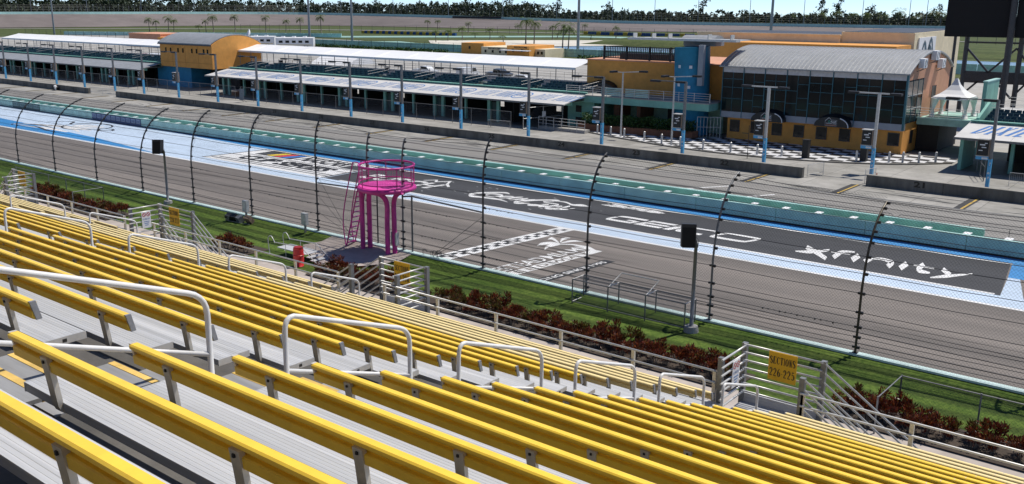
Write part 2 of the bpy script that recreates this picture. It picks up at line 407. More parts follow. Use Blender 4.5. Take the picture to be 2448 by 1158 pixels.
# block sponsor letters, wide and slanted
def stroke_word(mb, strokes, fn):
    for pts, w in strokes:
        mb_pts = pts; ribbon(mb, mb_pts, [w, w], fn, 1)
def poly_uv(mb, pts, fn): mb.poly([fn(*p) for p in pts])
g = MB()
def par(u0, u1, v0, v1, sh=.55):  # slanted bar in letter space (v 0..1)
    return [(u0+sh*v0, v0), (u1+sh*v0, v0), (u1+sh*v1, v1), (u0+sh*v1, v1)]
def gfn(x0, y0, h, lift=L3):
    return lambda u, v: (x0+u, y0+v*h, zb(y0+v*h)+lift)
G = gfn(-36.4, 55.0, 1.75)
def rounded(mb, u0, w, gap, fn, closed=True):
    # squared ring letter (G, C, O) drawn as a thick outline
    o = .58
    pts = [(u0+.35,.12),(u0+w-.35,.12),(u0+w-.1,.3),(u0+w-.1,.7),(u0+w-.35,.88),(u0+.35,.88),(u0+.1,.7),(u0+.1,.3)]
    pts = [(a+o*b, b) for a, b in pts]
    if gap == 'O':
        ribbon(mb, [(a, b) for a, b in pts], [.25,.25], lambda u, v: fn(u, v), 3, True)
    else:
        ring = [pts[3], pts[4], pts[5], pts[6], pts[7], pts[0], pts[1]]
        if gap == 'C': ring = [(u0+w-.3+o*.88,.88), pts[5], pts[6], pts[7], pts[0], (u0+w-.3+o*.12,.12)]
        if gap == 'G': ring = [(u0+w-.1+o*.88,.88), pts[5], pts[6], pts[7], pts[0], (u0+w-.2+o*.12,.12)]
        ribbon(mb, ring, [.25,.25], lambda u, v: fn(u, v), 3)
        if gap == 'G':
            poly_uv(mb, [(u0+w-.42+o*.0,0.0),(u0+w-.05,0.0),(u0+w-.05+o*.5,.5),(u0+w-.42+o*.5,.5)], fn)
            poly_uv(mb, [(u0+w-1.0+o*.38,.38),(u0+w-.4+o*.38,.38),(u0+w-.4+o*.55,.55),(u0+w-1.0+o*.55,.55)], fn)
rounded(g, 0, 2.3, 'G', G)
e0 = 2.5
for v0, v1 in ((0,.24),(.39,.60),(.76,1)): poly_uv(g, par(e0+.3, e0+2.0, v0, v1), G)
poly_uv(g, par(e0, e0+.46, 0, 1), G)
poly_uv(g, par(4.75, 5.3, 0, 1), G)
rounded(g, 5.5, 2.3, 'C', G); rounded(g, 8.05, 2.6, 'O', G)
g.build('painted_lettering', WPAINT, track)
# lower-case word further along
# hand-lettered words and palm emblem, as edge pairs measured on the survey grid
XF = [[(-22.34,54.95,-22.42,55.13),(-22.17,54.93,-22.31,55.25),(-21.94,54.93,-22.13,55.4),(-21.69,54.96,-21.94,55.58),(-21.45,55.05,-21.77,55.81),(-21.25,55.35,-21.55,56.03),(-21.05,55.72,-21.31,56.34),(-20.87,56.08,-21.1,56.63),(-20.75,56.34,-20.95,56.83)],[(-22.1,55.94,-22.38,56.92),(-21.91,55.78,-22.19,56.76),(-21.65,55.55,-21.93,56.54),(-21.37,55.3,-21.63,56.28),(-21.1,55.05,-21.35,56.02),(-20.84,54.8,-21.06,55.72),(-20.57,54.53,-20.77,55.39),(-20.32,54.28,-20.51,55.1),(-20.16,54.11,-20.33,54.9)],[(-19.8,54.7,-20.23,55.38),(-19.82,54.9,-20.25,55.58),(-19.85,55.2,-20.28,55.89),(-19.87,55.5,-20.31,56.24),(-19.89,55.75,-20.33,56.54),(-19.92,55.99,-20.31,56.72),(-19.94,56.2,-20.28,56.88),(-19.95,56.38,-20.23,57.01),(-19.93,56.55,-20.14,57.09),(-19.83,56.68,-20.01,57.17),(-19.68,56.78,-19.83,57.22),(-19.53,56.86,-19.66,57.24),(-19.43,56.93,-19.54,57.25)],[(-20.59,56.14,-20.69,56.41),(-20.01,56.19,-20.11,56.47),(-19.44,56.25,-19.53,56.52)],[(-18.7,54.71,-19.2,55.62),(-18.72,55.34,-19.23,56.26),(-18.74,55.97,-19.25,56.91)],[(-18.01,54.78,-18.45,55.61),(-18.01,55.33,-18.45,56.17),(-18.01,55.88,-18.46,56.74)],[(-18.18,56.02,-18.3,56.37),(-18.07,56.06,-18.2,56.46),(-17.91,56.13,-18.07,56.59),(-17.74,56.19,-17.91,56.71),(-17.58,56.2,-17.76,56.78),(-17.42,56.13,-17.6,56.78),(-17.25,56.03,-17.43,56.73),(-17.09,55.9,-17.27,56.66),(-16.97,55.79,-17.16,56.61),(-16.91,55.72,-17.08,56.57),(-16.96,55.78,-16.95,56.41),(-17.09,56.13,-16.78,55.92),(-17.11,56.17,-16.72,55.65),(-17.09,56.04,-16.69,55.38),(-17.08,55.81,-16.66,55.09),(-17.07,55.56,-16.65,54.83),(-17.06,55.39,-16.63,54.66)],[(-15.96,54.67,-16.4,55.51),(-15.97,55.31,-16.42,56.17),(-15.98,55.97,-16.43,56.85)],[(-15.58,57.23,-15.21,56.47),(-15.58,57.04,-15.2,56.27),(-15.58,56.75,-15.2,56.0),(-15.57,56.42,-15.19,55.74),(-15.54,56.07,-15.18,55.6),(-15.46,55.69,-15.18,55.59),(-15.34,55.28,-15.21,55.67),(-15.18,54.95,-15.25,55.74),(-15.04,54.79,-15.22,55.69),(-14.91,54.8,-15.09,55.57),(-14.76,54.86,-14.92,55.49),(-14.63,54.94,-14.75,55.41),(-14.54,55.01,-14.62,55.34)],[(-15.77,56.19,-15.85,56.5),(-15.2,56.18,-15.28,56.48),(-14.64,56.16,-14.71,56.46)],[(-14.23,56.07,-14.31,56.9),(-13.89,55.56,-13.98,56.41),(-13.56,55.06,-13.65,55.93)],[(-14.25,54.13,-14.32,54.36),(-14.13,54.21,-14.24,54.55),(-13.98,54.34,-14.12,54.79),(-13.8,54.52,-13.97,55.08),(-13.59,54.73,-13.8,55.41),(-13.37,55.15,-13.53,55.7),(-13.1,55.63,-13.22,56.06),(-12.85,56.1,-12.93,56.39),(-12.68,56.44,-12.72,56.61)]]
CC = [[(-47.01,57.79,-46.89,57.59),(-47.12,57.87,-46.97,57.63),(-47.28,57.99,-47.09,57.7),(-47.47,58.09,-47.22,57.75),(-47.68,58.11,-47.38,57.74),(-47.89,58.02,-47.6,57.66),(-48.14,57.87,-47.85,57.53),(-48.38,57.69,-48.1,57.36),(-48.6,57.5,-48.33,57.19),(-48.8,57.33,-48.52,57.0),(-48.99,57.14,-48.69,56.8),(-49.15,56.93,-48.84,56.58),(-49.28,56.73,-48.96,56.37),(-49.4,56.53,-49.01,56.11),(-49.5,56.33,-49.04,55.83),(-49.56,56.13,-49.03,55.58),(-49.59,55.96,-48.99,55.37),(-49.51,55.75,-48.97,55.28),(-49.16,55.28,-49.15,55.51),(-48.82,55.01,-49.26,55.61),(-48.64,54.95,-49.13,55.56),(-48.45,54.99,-48.89,55.52),(-48.22,55.06,-48.6,55.52),(-47.97,55.16,-48.29,55.54),(-47.74,55.25,-47.99,55.55),(-47.47,55.27,-47.74,55.6),(-47.2,55.3,-47.48,55.65),(-46.94,55.33,-47.24,55.7),(-46.69,55.34,-47.02,55.74),(-46.5,55.37,-46.81,55.76),(-46.33,55.4,-46.63,55.77),(-46.16,55.41,-46.44,55.77),(-45.98,55.39,-46.24,55.74),(-45.76,55.36,-45.95,55.63),(-45.5,55.29,-45.64,55.49),(-45.26,55.23,-45.35,55.35),(-45.11,55.19,-45.14,55.24)],[(-47.27,56.35,-47.06,56.09),(-47.46,56.33,-47.23,56.04),(-47.73,56.28,-47.48,55.98),(-48.01,56.25,-47.74,55.92),(-48.23,56.25,-47.94,55.89),(-48.36,56.27,-48.1,55.92),(-48.43,56.29,-48.24,56.0),(-48.28,56.12,-48.53,56.32),(-48.29,56.17,-48.56,56.46),(-48.28,56.31,-48.54,56.6),(-48.21,56.49,-48.46,56.77),(-48.12,56.66,-48.35,56.93),(-48.0,56.8,-48.22,57.06),(-47.83,56.86,-48.06,57.15),(-47.61,56.9,-47.87,57.22),(-47.4,56.92,-47.67,57.26),(-47.23,56.9,-47.51,57.27),(-47.1,56.89,-47.37,57.25),(-47.01,56.85,-47.24,57.2),(-47.12,56.98,-46.97,56.93),(-47.16,57.03,-46.85,56.7),(-47.18,56.88,-46.89,56.56),(-47.24,56.68,-46.98,56.38),(-47.32,56.49,-47.08,56.21),(-47.37,56.35,-47.15,56.1)],[(-46.23,57.28,-46.02,57.02),(-46.34,57.22,-46.13,56.96),(-46.5,57.13,-46.29,56.87),(-46.66,57.03,-46.45,56.77),(-46.79,56.91,-46.58,56.66),(-46.89,56.79,-46.64,56.5),(-46.97,56.65,-46.69,56.33),(-47.02,56.51,-46.7,56.17),(-46.89,56.22,-46.77,56.25),(-46.59,55.98,-46.87,56.37),(-46.42,55.95,-46.71,56.33),(-46.23,55.97,-46.53,56.34),(-46.08,56.05,-46.37,56.4),(-45.97,56.23,-46.23,56.54),(-45.88,56.48,-46.11,56.75),(-45.79,56.74,-46.0,56.98),(-45.72,56.97,-45.89,57.17),(-45.64,57.14,-45.79,57.32),(-45.57,57.29,-45.7,57.44),(-45.51,57.42,-45.62,57.54),(-45.47,57.51,-45.56,57.61)],[(-45.27,57.25,-45.11,57.04),(-45.4,57.19,-45.22,56.97),(-45.58,57.09,-45.4,56.86),(-45.76,56.98,-45.57,56.74),(-45.9,56.87,-45.69,56.61),(-45.98,56.73,-45.75,56.46),(-46.02,56.58,-45.77,56.29),(-46.03,56.43,-45.76,56.14),(-45.84,56.1,-45.87,56.27),(-45.62,55.96,-45.88,56.31),(-45.46,55.94,-45.73,56.29),(-45.29,55.96,-45.57,56.32),(-45.15,56.05,-45.44,56.4),(-45.06,56.27,-45.31,56.57),(-44.99,56.58,-45.19,56.82),(-44.93,56.88,-45.09,57.08),(-44.89,57.1,-45.02,57.24)],[(-44.92,57.44,-44.68,57.14),(-44.97,57.32,-44.72,57.01),(-45.04,57.14,-44.77,56.82),(-45.1,56.95,-44.82,56.63),(-45.11,56.81,-44.82,56.5),(-44.83,56.44,-45.01,56.74),(-44.72,56.41,-44.94,56.71),(-44.61,56.43,-44.82,56.71),(-44.51,56.5,-44.7,56.75),(-44.4,56.64,-44.57,56.86),(-44.27,56.85,-44.41,57.03),(-44.15,57.07,-44.26,57.2),(-44.07,57.22,-44.15,57.32)],[(-44.42,56.81,-44.54,56.96),(-44.27,57.04,-44.37,57.17),(-44.11,57.27,-44.19,57.37)],[(-42.74,57.61,-42.85,57.76),(-42.63,57.65,-42.76,57.82),(-42.48,57.71,-42.63,57.91),(-42.34,57.78,-42.5,58.01),(-42.25,57.84,-42.45,58.08),(-42.28,57.96,-42.44,58.09),(-42.49,58.23,-42.35,57.97),(-42.62,58.29,-42.42,57.99),(-42.75,58.29,-42.53,57.98),(-42.91,58.21,-42.68,57.9),(-43.1,58.09,-42.87,57.78),(-43.31,57.93,-43.08,57.62),(-43.5,57.76,-43.27,57.46),(-43.7,57.61,-43.45,57.28),(-43.9,57.43,-43.63,57.08),(-44.1,57.25,-43.8,56.87),(-44.28,57.05,-43.96,56.65),(-44.46,56.83,-44.12,56.4),(-44.65,56.59,-44.27,56.12),(-44.8,56.35,-44.39,55.85),(-44.92,56.16,-44.47,55.63),(-44.97,56.0,-44.51,55.47),(-44.98,55.86,-44.51,55.35),(-44.92,55.68,-44.5,55.33),(-44.52,55.19,-44.79,55.69),(-44.38,55.12,-44.76,55.66),(-44.26,55.13,-44.63,55.62),(-44.13,55.17,-44.47,55.61),(-44.01,55.24,-44.32,55.63),(-43.88,55.38,-44.14,55.71),(-43.75,55.57,-43.96,55.84),(-43.62,55.76,-43.79,55.97),(-43.54,55.9,-43.66,56.05)],[(-42.76,56.14,-42.57,55.9),(-42.89,56.06,-42.7,55.81),(-43.09,55.95,-42.88,55.68),(-43.28,55.83,-43.07,55.55),(-43.41,55.73,-43.18,55.44),(-43.46,55.63,-43.23,55.35),(-43.47,55.53,-43.23,55.28),(-43.26,55.23,-43.36,55.45),(-43.14,55.16,-43.35,55.46),(-43.02,55.18,-43.24,55.47),(-42.86,55.23,-43.08,55.52),(-42.69,55.31,-42.91,55.6),(-42.53,55.42,-42.75,55.71),(-42.38,55.58,-42.61,55.88),(-42.22,55.78,-42.47,56.09),(-42.09,55.97,-42.35,56.29),(-42.01,56.12,-42.28,56.45),(-42.02,56.25,-42.27,56.5),(-42.28,56.58,-42.1,56.28),(-42.38,56.61,-42.16,56.3),(-42.45,56.59,-42.23,56.29),(-42.53,56.5,-42.32,56.22),(-42.62,56.37,-42.41,56.11),(-42.7,56.23,-42.51,55.98),(-42.76,56.14,-42.57,55.9)],[(-42.19,55.2,-42.45,55.53),(-42.08,55.32,-42.35,55.67),(-41.93,55.51,-42.2,55.86),(-41.76,55.72,-42.05,56.09),(-41.63,55.92,-41.93,56.3),(-41.53,56.15,-41.81,56.5),(-41.44,56.39,-41.69,56.72),(-41.39,56.61,-41.64,56.91),(-41.66,57.05,-41.5,56.76),(-41.91,57.09,-41.72,56.82),(-42.27,57.06,-42.09,56.81),(-42.65,57.02,-42.49,56.79),(-42.92,57.0,-42.78,56.8),(-43.08,57.05,-42.95,56.85),(-43.14,57.08,-43.09,56.95),(-43.07,57.0,-43.23,57.18),(-43.05,57.06,-43.21,57.26),(-42.95,57.15,-43.08,57.33),(-42.76,57.25,-42.87,57.4),(-42.56,57.34,-42.65,57.47),(-42.43,57.41,-42.5,57.51)],[(-41.18,56.79,-41.0,56.55),(-41.27,56.68,-41.08,56.42),(-41.4,56.51,-41.21,56.24),(-41.54,56.32,-41.33,56.04),(-41.65,56.14,-41.43,55.86),(-41.73,55.97,-41.49,55.66),(-41.81,55.8,-41.53,55.45),(-41.85,55.64,-41.55,55.28),(-41.73,55.32,-41.62,55.37),(-41.44,55.09,-41.71,55.5),(-41.29,55.09,-41.56,55.47),(-41.12,55.14,-41.38,55.5),(-40.99,55.26,-41.24,55.59),(-40.89,55.5,-41.12,55.78),(-40.81,55.82,-41.01,56.07),(-40.75,56.14,-40.92,56.36),(-40.71,56.37,-40.85,56.55)],[(-40.78,57.19,-40.52,56.87),(-40.8,56.99,-40.54,56.65),(-40.84,56.68,-40.57,56.34),(-40.88,56.37,-40.59,56.02),(-40.87,56.13,-40.58,55.8),(-40.79,55.91,-40.58,55.74),(-40.53,55.59,-40.7,55.89),(-40.42,55.56,-40.63,55.87),(-40.32,55.62,-40.53,55.9),(-40.21,55.8,-40.38,56.04),(-40.07,56.09,-40.21,56.28),(-39.95,56.38,-40.05,56.52),(-39.87,56.59,-39.94,56.68)],[(-40.79,55.2,-40.89,55.34),(-40.37,55.53,-40.45,55.63),(-39.96,55.85,-40.01,55.93)],[(-42.37,57.87,-42.44,57.97),(-42.2,57.84,-42.31,58.01),(-41.97,57.83,-42.13,58.06),(-41.72,57.8,-41.92,58.1),(-41.49,57.74,-41.72,58.1),(-41.3,57.65,-41.52,58.02),(-41.1,57.51,-41.32,57.9),(-40.9,57.38,-41.14,57.79),(-40.69,57.28,-40.98,57.74),(-40.51,57.28,-40.8,57.71),(-40.34,57.32,-40.62,57.72),(-40.18,57.37,-40.43,57.75),(-40.01,57.44,-40.24,57.79),(-39.82,57.53,-40.01,57.81),(-39.62,57.64,-39.75,57.84),(-39.44,57.75,-39.52,57.88),(-39.32,57.84,-39.35,57.89)],[(-40.72,57.36,-40.87,57.56),(-40.63,57.45,-40.79,57.67),(-40.49,57.58,-40.67,57.83),(-40.34,57.72,-40.53,57.99),(-40.18,57.8,-40.39,58.1),(-40.05,57.84,-40.21,58.1),(-39.9,57.85,-40.02,58.05),(-39.76,57.83,-39.85,57.98),(-39.67,57.83,-39.73,57.93)]]
PM = [[(-34.14,46.95,-33.96,46.7),(-34.28,46.97,-34.04,46.62),(-34.48,46.97,-34.17,46.52),(-34.69,46.96,-34.3,46.41),(-34.87,46.91,-34.39,46.27),(-34.96,46.77,-34.49,46.15),(-35.03,46.61,-34.56,46.01),(-35.07,46.42,-34.61,45.85),(-35.1,46.24,-34.63,45.7),(-35.03,45.99,-34.67,45.59),(-34.93,45.74,-34.68,45.47),(-34.83,45.51,-34.68,45.36),(-34.74,45.35,-34.69,45.29)],[(-34.11,46.86,-33.92,46.62),(-34.18,46.81,-33.91,46.47),(-34.27,46.73,-33.92,46.29),(-34.35,46.63,-33.93,46.09),(-34.42,46.52,-33.92,45.89),(-34.42,46.34,-33.93,45.75),(-34.42,46.16,-33.94,45.6),(-34.39,45.96,-33.93,45.44),(-34.33,45.74,-33.9,45.3),(-34.18,45.44,-33.88,45.19),(-34.0,45.15,-33.82,45.03),(-33.85,44.92,-33.74,44.85),(-33.73,44.76,-33.7,44.73)],[(-34.4,47.14,-34.3,46.94),(-34.53,47.26,-34.39,46.99),(-34.7,47.42,-34.52,47.07),(-34.9,47.59,-34.67,47.16),(-35.08,47.74,-34.8,47.22),(-35.23,47.84,-34.93,47.31),(-35.39,47.95,-35.06,47.39),(-35.54,48.03,-35.17,47.44),(-35.65,48.04,-35.22,47.45),(-35.63,47.88,-35.28,47.46),(-35.56,47.67,-35.31,47.39),(-35.47,47.47,-35.32,47.3),(-35.4,47.31,-35.35,47.25)],[(-34.28,47.17,-34.4,47.25),(-34.34,47.3,-34.51,47.41),(-34.43,47.49,-34.66,47.66),(-34.51,47.68,-34.83,47.94),(-34.54,47.78,-34.97,48.22),(-34.57,47.88,-35.02,48.4),(-34.59,47.97,-35.03,48.52),(-34.59,48.06,-35.02,48.61),(-34.58,48.15,-35.0,48.7),(-34.61,48.29,-34.93,48.73),(-34.61,48.43,-34.84,48.75),(-34.61,48.55,-34.76,48.75),(-34.63,48.66,-34.69,48.73)],[(-34.1,46.99,-34.24,47.15),(-34.07,47.09,-34.25,47.32),(-34.04,47.25,-34.27,47.54),(-34.0,47.42,-34.27,47.78),(-33.94,47.57,-34.27,47.99),(-33.91,47.71,-34.22,48.13),(-33.87,47.85,-34.18,48.26),(-33.81,47.96,-34.11,48.38),(-33.73,48.07,-34.02,48.48),(-33.64,48.21,-33.86,48.53),(-33.52,48.35,-33.67,48.57),(-33.4,48.47,-33.49,48.6),(-33.33,48.56,-33.36,48.6)],[(-33.95,46.68,-34.05,46.82),(-33.83,46.76,-33.95,46.93),(-33.67,46.88,-33.82,47.07),(-33.49,46.99,-33.65,47.22),(-33.31,47.07,-33.48,47.32),(-33.11,47.07,-33.32,47.38),(-32.9,47.03,-33.15,47.41),(-32.69,46.98,-32.97,47.42),(-32.49,46.93,-32.81,47.43),(-32.32,46.9,-32.66,47.44),(-32.15,46.86,-32.52,47.45),(-32.0,46.82,-32.38,47.45),(-31.84,46.76,-32.23,47.43),(-31.7,46.72,-32.03,47.31),(-31.54,46.66,-31.82,47.17),(-31.4,46.6,-31.63,47.03),(-31.3,46.56,-31.5,46.93)]]
def stencil(name, strokes, parent):
    mb = MB()
    for i, st in enumerate(strokes):
        n0 = len(mb.v); lf = L3+.0012*(i % 9)
        for (xa, ya, xb_, yb_) in st: mb.v += [(xa, ya, zb(ya)+lf), (xb_, yb_, zb(yb_)+lf)]
        for k in range(len(st)-1): mb.face((n0+2*k, n0+2*k+1, n0+2*k+3, n0+2*k+2))
    return mb.build(name, WPAINT, parent)
stencil('painted_lettering', XF, track); stencil('painted_script', CC, track); stencil('painted_palm', PM, track)
b = MB(); put_text(b, 'BUSCH', gfn(-62.0, 55.2, 2.2), 0, 8.6, 0, 1, .03, .25)
for p in ([(5.6,1.15),(6.4,1.5),(6.9,1.2),(7.7,1.62),(8.4,1.1),(9.3,.75)],): ribbon(b, p, [.12,.2,.12], gfn(-62.0,55.2,2.2), 1)
b.build('painted_lettering', WPAINT, track)
# scuffed-off old paint
sc = MB(); rr = random.Random(3)
for i in range(120):
    px = -39+4.8*rr.random(); py = 58.9+1.1*rr.random()*(1-.4*abs(px+36.8)/2.4); w = .08+.35*rr.random(); h = .03+.08*rr.random()
    k = [(px+w*math.cos(t)*(.6+.8*rr.random()), py+h*math.sin(t)*(.6+.8*rr.random())) for t in [j*math.pi/3.5 for j in range(7)]]
    sc.poly([(q[0], q[1], L3+.0005*(i % 8)) for q in k])
for i in range(26):
    px = -56+20*rr.random(); py = 54.2+4.6*rr.random(); w = .05+.2*rr.random(); h = .02+.04*rr.random()
    sc.poly([(px+w*math.cos(t)*(.5+.8*rr.random()), py+h*math.sin(t), L3) for t in [j*math.pi/3 for j in range(6)]])
sc = sc.build('paint_scuffs', WPAINT, track); sc['kind'] = 'stuff'
tm = MB(); rr = random.Random(19)
for i in range(34):
    x0 = rr.uniform(-130, 4); ln = rr.uniform(8, 40); y0 = rr.uniform(37, 50); dy = rr.uniform(-1.4, 1.4)
    ribbon(tm, [(x0, y0), (x0+ln*.5, y0+dy*.4), (x0+ln, y0+dy)], [.02,.14,.03], lambda u, v: (u, v, zb(v)+L4+.006), 6)
tm = tm.build('skid_marks', M('rubber_marks', (.11,.098,.09), .8, 0, .2, 3), track); tm['kind'] = 'stuff'
# white series panel with black keylines
paint('white_panel', [[(-82.2,53.1),(-64.0,53.1),(-64.0,60.3),(-81.0,60.3)]], L2, WPAINT)
paint('panel_keyline', [rect(-81.6,-64.3,53.75,53.95), [(-82.2,53.1),(-81.9,53.1),(-80.8,60.3),(-81.0,60.3)], rect(-81,-64.3,54.3,54.5), rect(-80.2,-64.3,57.05,57.2), rect(-81,-64,60.1,60.25), rect(-64.3,-64.05,53.1,60.3), rect(-69.5,-64.3,59.0,59.15)], L3, BLKPAINT)
paint('panel_box', [rect(-79.6,-74.0,57.5,59.9), rect(-66.8,-64.4,57.4,58.9)], L3, DARKA)
YB = M('bar_yellow', (.7,.5,.03), .7); RB = M('bar_red', (.6,.05,.05), .7); BB = M('bar_blue', (.04,.15,.5), .7)
for i, m in enumerate((YB, RB, BB)): paint('panel_bar', [[(-78+1.1*i+.0,57.7),(-77.1+1.1*i,57.7),(-76.2+1.1*i,59.6),(-77.1+1.1*i,59.6)]], L4, m)
pl = MB(); put_text(pl, 'NASCAR', lambda u, v: (u, v, L4), -73.6, -67.0, 57.6, 59.8, .04, .3); put_text(pl, 'CUP SERIES', lambda u, v: (u, v, L4), -79.0, -66.0, 54.8, 56.8, .05, .3)
pl.build('panel_lettering', BLKPAINT, track)
# event roundel on the pale blue run-off
rd = MB(); e = lambda u, v: (u, v, L3)
ribbon(rd, [(-113+3.6*math.cos(t), 57.6+2.6*math.sin(t)) for t in [i*math.pi/8 for i in range(16)]], [.25], e, 2, True)
for p in ([(-122,52.6),(-118,53.6),(-114,53.0),(-110.7,52.6)], [(-121.5,56.8),(-119,58.9),(-117,57.6),(-115,59.2)], [(-110,57.6),(-108.2,58.2),(-107,57.4),(-108.5,56.8),(-110,57.6)], [(-122,52.6),(-122.8,53.4),(-119,54.6),(-114,54.2)]): ribbon(rd, p, [.12,.4,.12], e, 4)
rd.build('painted_roundel', BLKPAINT, track)
rw = MB()
for p in ([(-123,53),(-119,55),(-113,55.5),(-109,54.5)], [(-122,54),(-116,55.8),(-109,56)], [(-121,53.1),(-115,53.8),(-110,53.6)]): ribbon(rw, p, [.3,1.0,.2], lambda u, v: (u, v, L3-.003), 4)
put_text(rw, '400', lambda u, v: (u, v, L4), -115.5, -110.5, 56.2, 58.8, .03, .2)
rw.build('painted_roundel', WPAINT, track)
# track name across the racing groove, reading from the wall inwards
hm = MB(); hf = lambda u, v: (-31.95-v, u, zb(u)+L3)
put_text(hm, 'HOMESTEAD', hf, 35.6, 42.9, 0, 1.0, .012); put_text(hm, 'MIAMI', hf, 43.15, 46.9, 0, 1.0, .012)
hm.build('painted_lettering', WPAINT, track)
paint('white_bar', [[(-31.75,36.2),(-31.05,36.2),(-31.05,47),(-31.75,47)]], L3, WPAINT)
sp = MB(); put_text(sp, 'S P E E D W A Y', lambda u, v: (-31.16-v, u, zb(u)+L4), 37.2, 46, 0, .48, .02); sp.build('bar_lettering', TRACK, track)
paint('black_bar', [rect(-29.75,-29.05,37.0,45.3)], L2, BLKPAINT)
rs = MB(); put_text(rs, 'RACING SINCE 1995', lambda u, v: (-29.2-v, u, zb(u)+L4), 37.6, 44.8, 0, .4, .02); rs.build('bar_lettering', WPAINT, track)
# tyre grooves in the pit stalls and stall dividers
stalls = [-8.5+9.3*2, -8.5+9.3, -8.5, -17.8, -27.0, -34.8]+[-34.8-9.32*i for i in range(1, 22)]
pit = bpy.data.objects['pit_stalls']
mb = MB(); mb2 = MB(); mb3 = MB()
for sx in stalls:
    mb.poly([(sx-.75,74.25,-.009),(sx+.05,74.25,-.009),(sx+.05,79.0,-.009),(sx-.75,79.0,-.009)])
    mb2.poly([(sx-.28,74.25,-.005),(sx-.12,74.25,-.005),(sx-.12,79.0,-.005),(sx-.28,79.0,-.005)])
mb.build('stall_divider', BLKPAINT, pit); mb2.build('stall_line', YPAINT, pit)
mb3.box(-420, 120, 74.15, 74.3, -.02, -.004); mb3.build('stall_edge', POSTG, pit)
rr = random.Random(11); sk = MB()
for i in range(46):
    sx = stalls[rr.randrange(3, 20)]; x0 = sx+rr.uniform(.5, 6); ln = rr.uniform(2, 5); y0 = rr.uniform(75, 78.3); dy = rr.uniform(-.6, .3)
    ribbon(sk, [(x0, y0), (x0+ln*.5, y0+dy*.3), (x0+ln, y0+dy)], [.02,.18,.04], lambda u, v: (u, v, -.004), 4)
sk = sk.build('tyre_marks', DARKA, pit); sk['kind'] = 'stuff'
lane = bpy.data.objects['pit_lane']
mb = MB()
for (x0, y0, x1, y1) in ((-37.5,68.4,-35.2,71.8), (-33.2,66.9,-30.8,70.8), (-22.6,67.4,-22.2,68.4)):
    d = Vector((x1-x0, y1-y0)).normalized(); nn = Vector((-d.y, d.x))*.14
    mb.poly([(x0+nn.x,y0+nn.y,-.012),(x0-nn.x,y0-nn.y,-.012),(x1-nn.x,y1-nn.y,-.012),(x1+nn.x,y1+nn.y,-.012)])
mb.build('lane_mark', WPAINT, lane)

# ------------------------------------------------------------- outer wall and catch fence
w = thing('track_wall', 'low concrete wall with pale teal top between lawn and race track', 'wall', (-40, 35.15, 1.0))
mb = MB(); mb.box(-160, 40, 35.0, 35.3, .3, 1.80); mb.build('wall_body', M('wall_back_paint', (.12,.14,.14), .7, 0, .2, 2, dirt=.3), w)
mb = MB(); mb.box(-160, 40, 34.99, 35.31, 1.80, 1.88); mb.build('wall_cap', M('pale_cap_paint', (.58,.74,.72), .6, 0, .08, 2, dirt=.2), w)
fence = thing('catch_fence', 'tall curved track catch fence of dark posts, steel cables and chain link', 'fence', (-40, 35.15, 1.88))
posts = [(-125.6,2.7,7.35),(-119.2,2.7,7.35),(-112.9,2.7,7.35),(-106.6,2.7,7.35),(-100.2,2.7,7.35),(-93.8,2.7,7.35),(-87.4,2.7,7.35),(-81.08,2.7,7.33),(-74.76,2.8,7.35),(-68.32,2.75,7.4),(-61.96,2.5,7.48),(-55.67,1.65,7.85),(-49.32,1.15,8.2),(-43.0,.45,8.3),(-38.69,.28,7.95),(-35.97,.3,7.9),(-30.34,.6,8.35),(-24.07,1.35,8.15),(-17.79,1.85,7.9),(-11.64,1.8,7.45),(-5.3,2.2,7.45),(1.0,2.4,7.4)]
ZB = 1.88; YF = 35.15
def fprof(off, zt, n=8):
    zs = ZB+(zt-ZB)*(.80-.40*min(1, off/2.0)); P = [(0, ZB), (0, zs)]
    a = (0, zs); c2 = (off*.10, zs+(zt-zs)*.80); e2 = (off, zt)
    for i in range(1, n+1):
        t = i/n; P.append((a[0]*(1-t)**2+2*c2[0]*t*(1-t)+e2[0]*t*t, a[1]*(1-t)**2+2*c2[1]*t*(1-t)+e2[1]*t*t))
    return P
def along(P, s):
    L = 0
    for a, b in zip(P[:-1], P[1:]):
        d = math.hypot(b[0]-a[0], b[1]-a[1])
        if L+d >= s: t = (s-L)/d; return (a[0]+(b[0]-a[0])*t, a[1]+(b[1]-a[1])*t)
        L += d
    return P[-1]
def plen(P): return sum(math.hypot(b[0]-a[0], b[1]-a[1]) for a, b in zip(P[:-1], P[1:]))
cab = [.22,.62,1.02,1.6,2.35,3.1,3.75,4.3,4.75,5.15,5.5,5.85,6.2,6.5]
PR = {p[0]: fprof(p[1], p[2]) for p in posts}
for px, off, zt in posts:
    P = PR[px]; mb = MB(); mb.tube([(px, YF+a, z) for a, z in P], .048, 8)
    mb.box(px-.1, px+.1, YF-.1, YF+.1, ZB, ZB+.02)
    m_ = POSTG if px in (-38.69, -35.97, -17.79) else POSTB
    if px == -11.64: m_ = M('tan_topped_post', (.06,.05,.035), .5, .4, .2, 3)
    o = mb.build('post', m_, fence, smooth=False)
    mb = MB()
    for s in cab:
        if s < plen(P): a, z = along(P, s); mb.box(px+.03, px+.15, YF+a-.06, YF+a+.03, z-.05, z+.05)
        if s < 2.5 and s < plen(P): mb.box(px-.13, px-.05, YF+a-.04, YF+a+.03, z-.04, z+.04)
    mb.build('cable_clamps', BLACK, o, local=False)['kind'] = 'stuff'
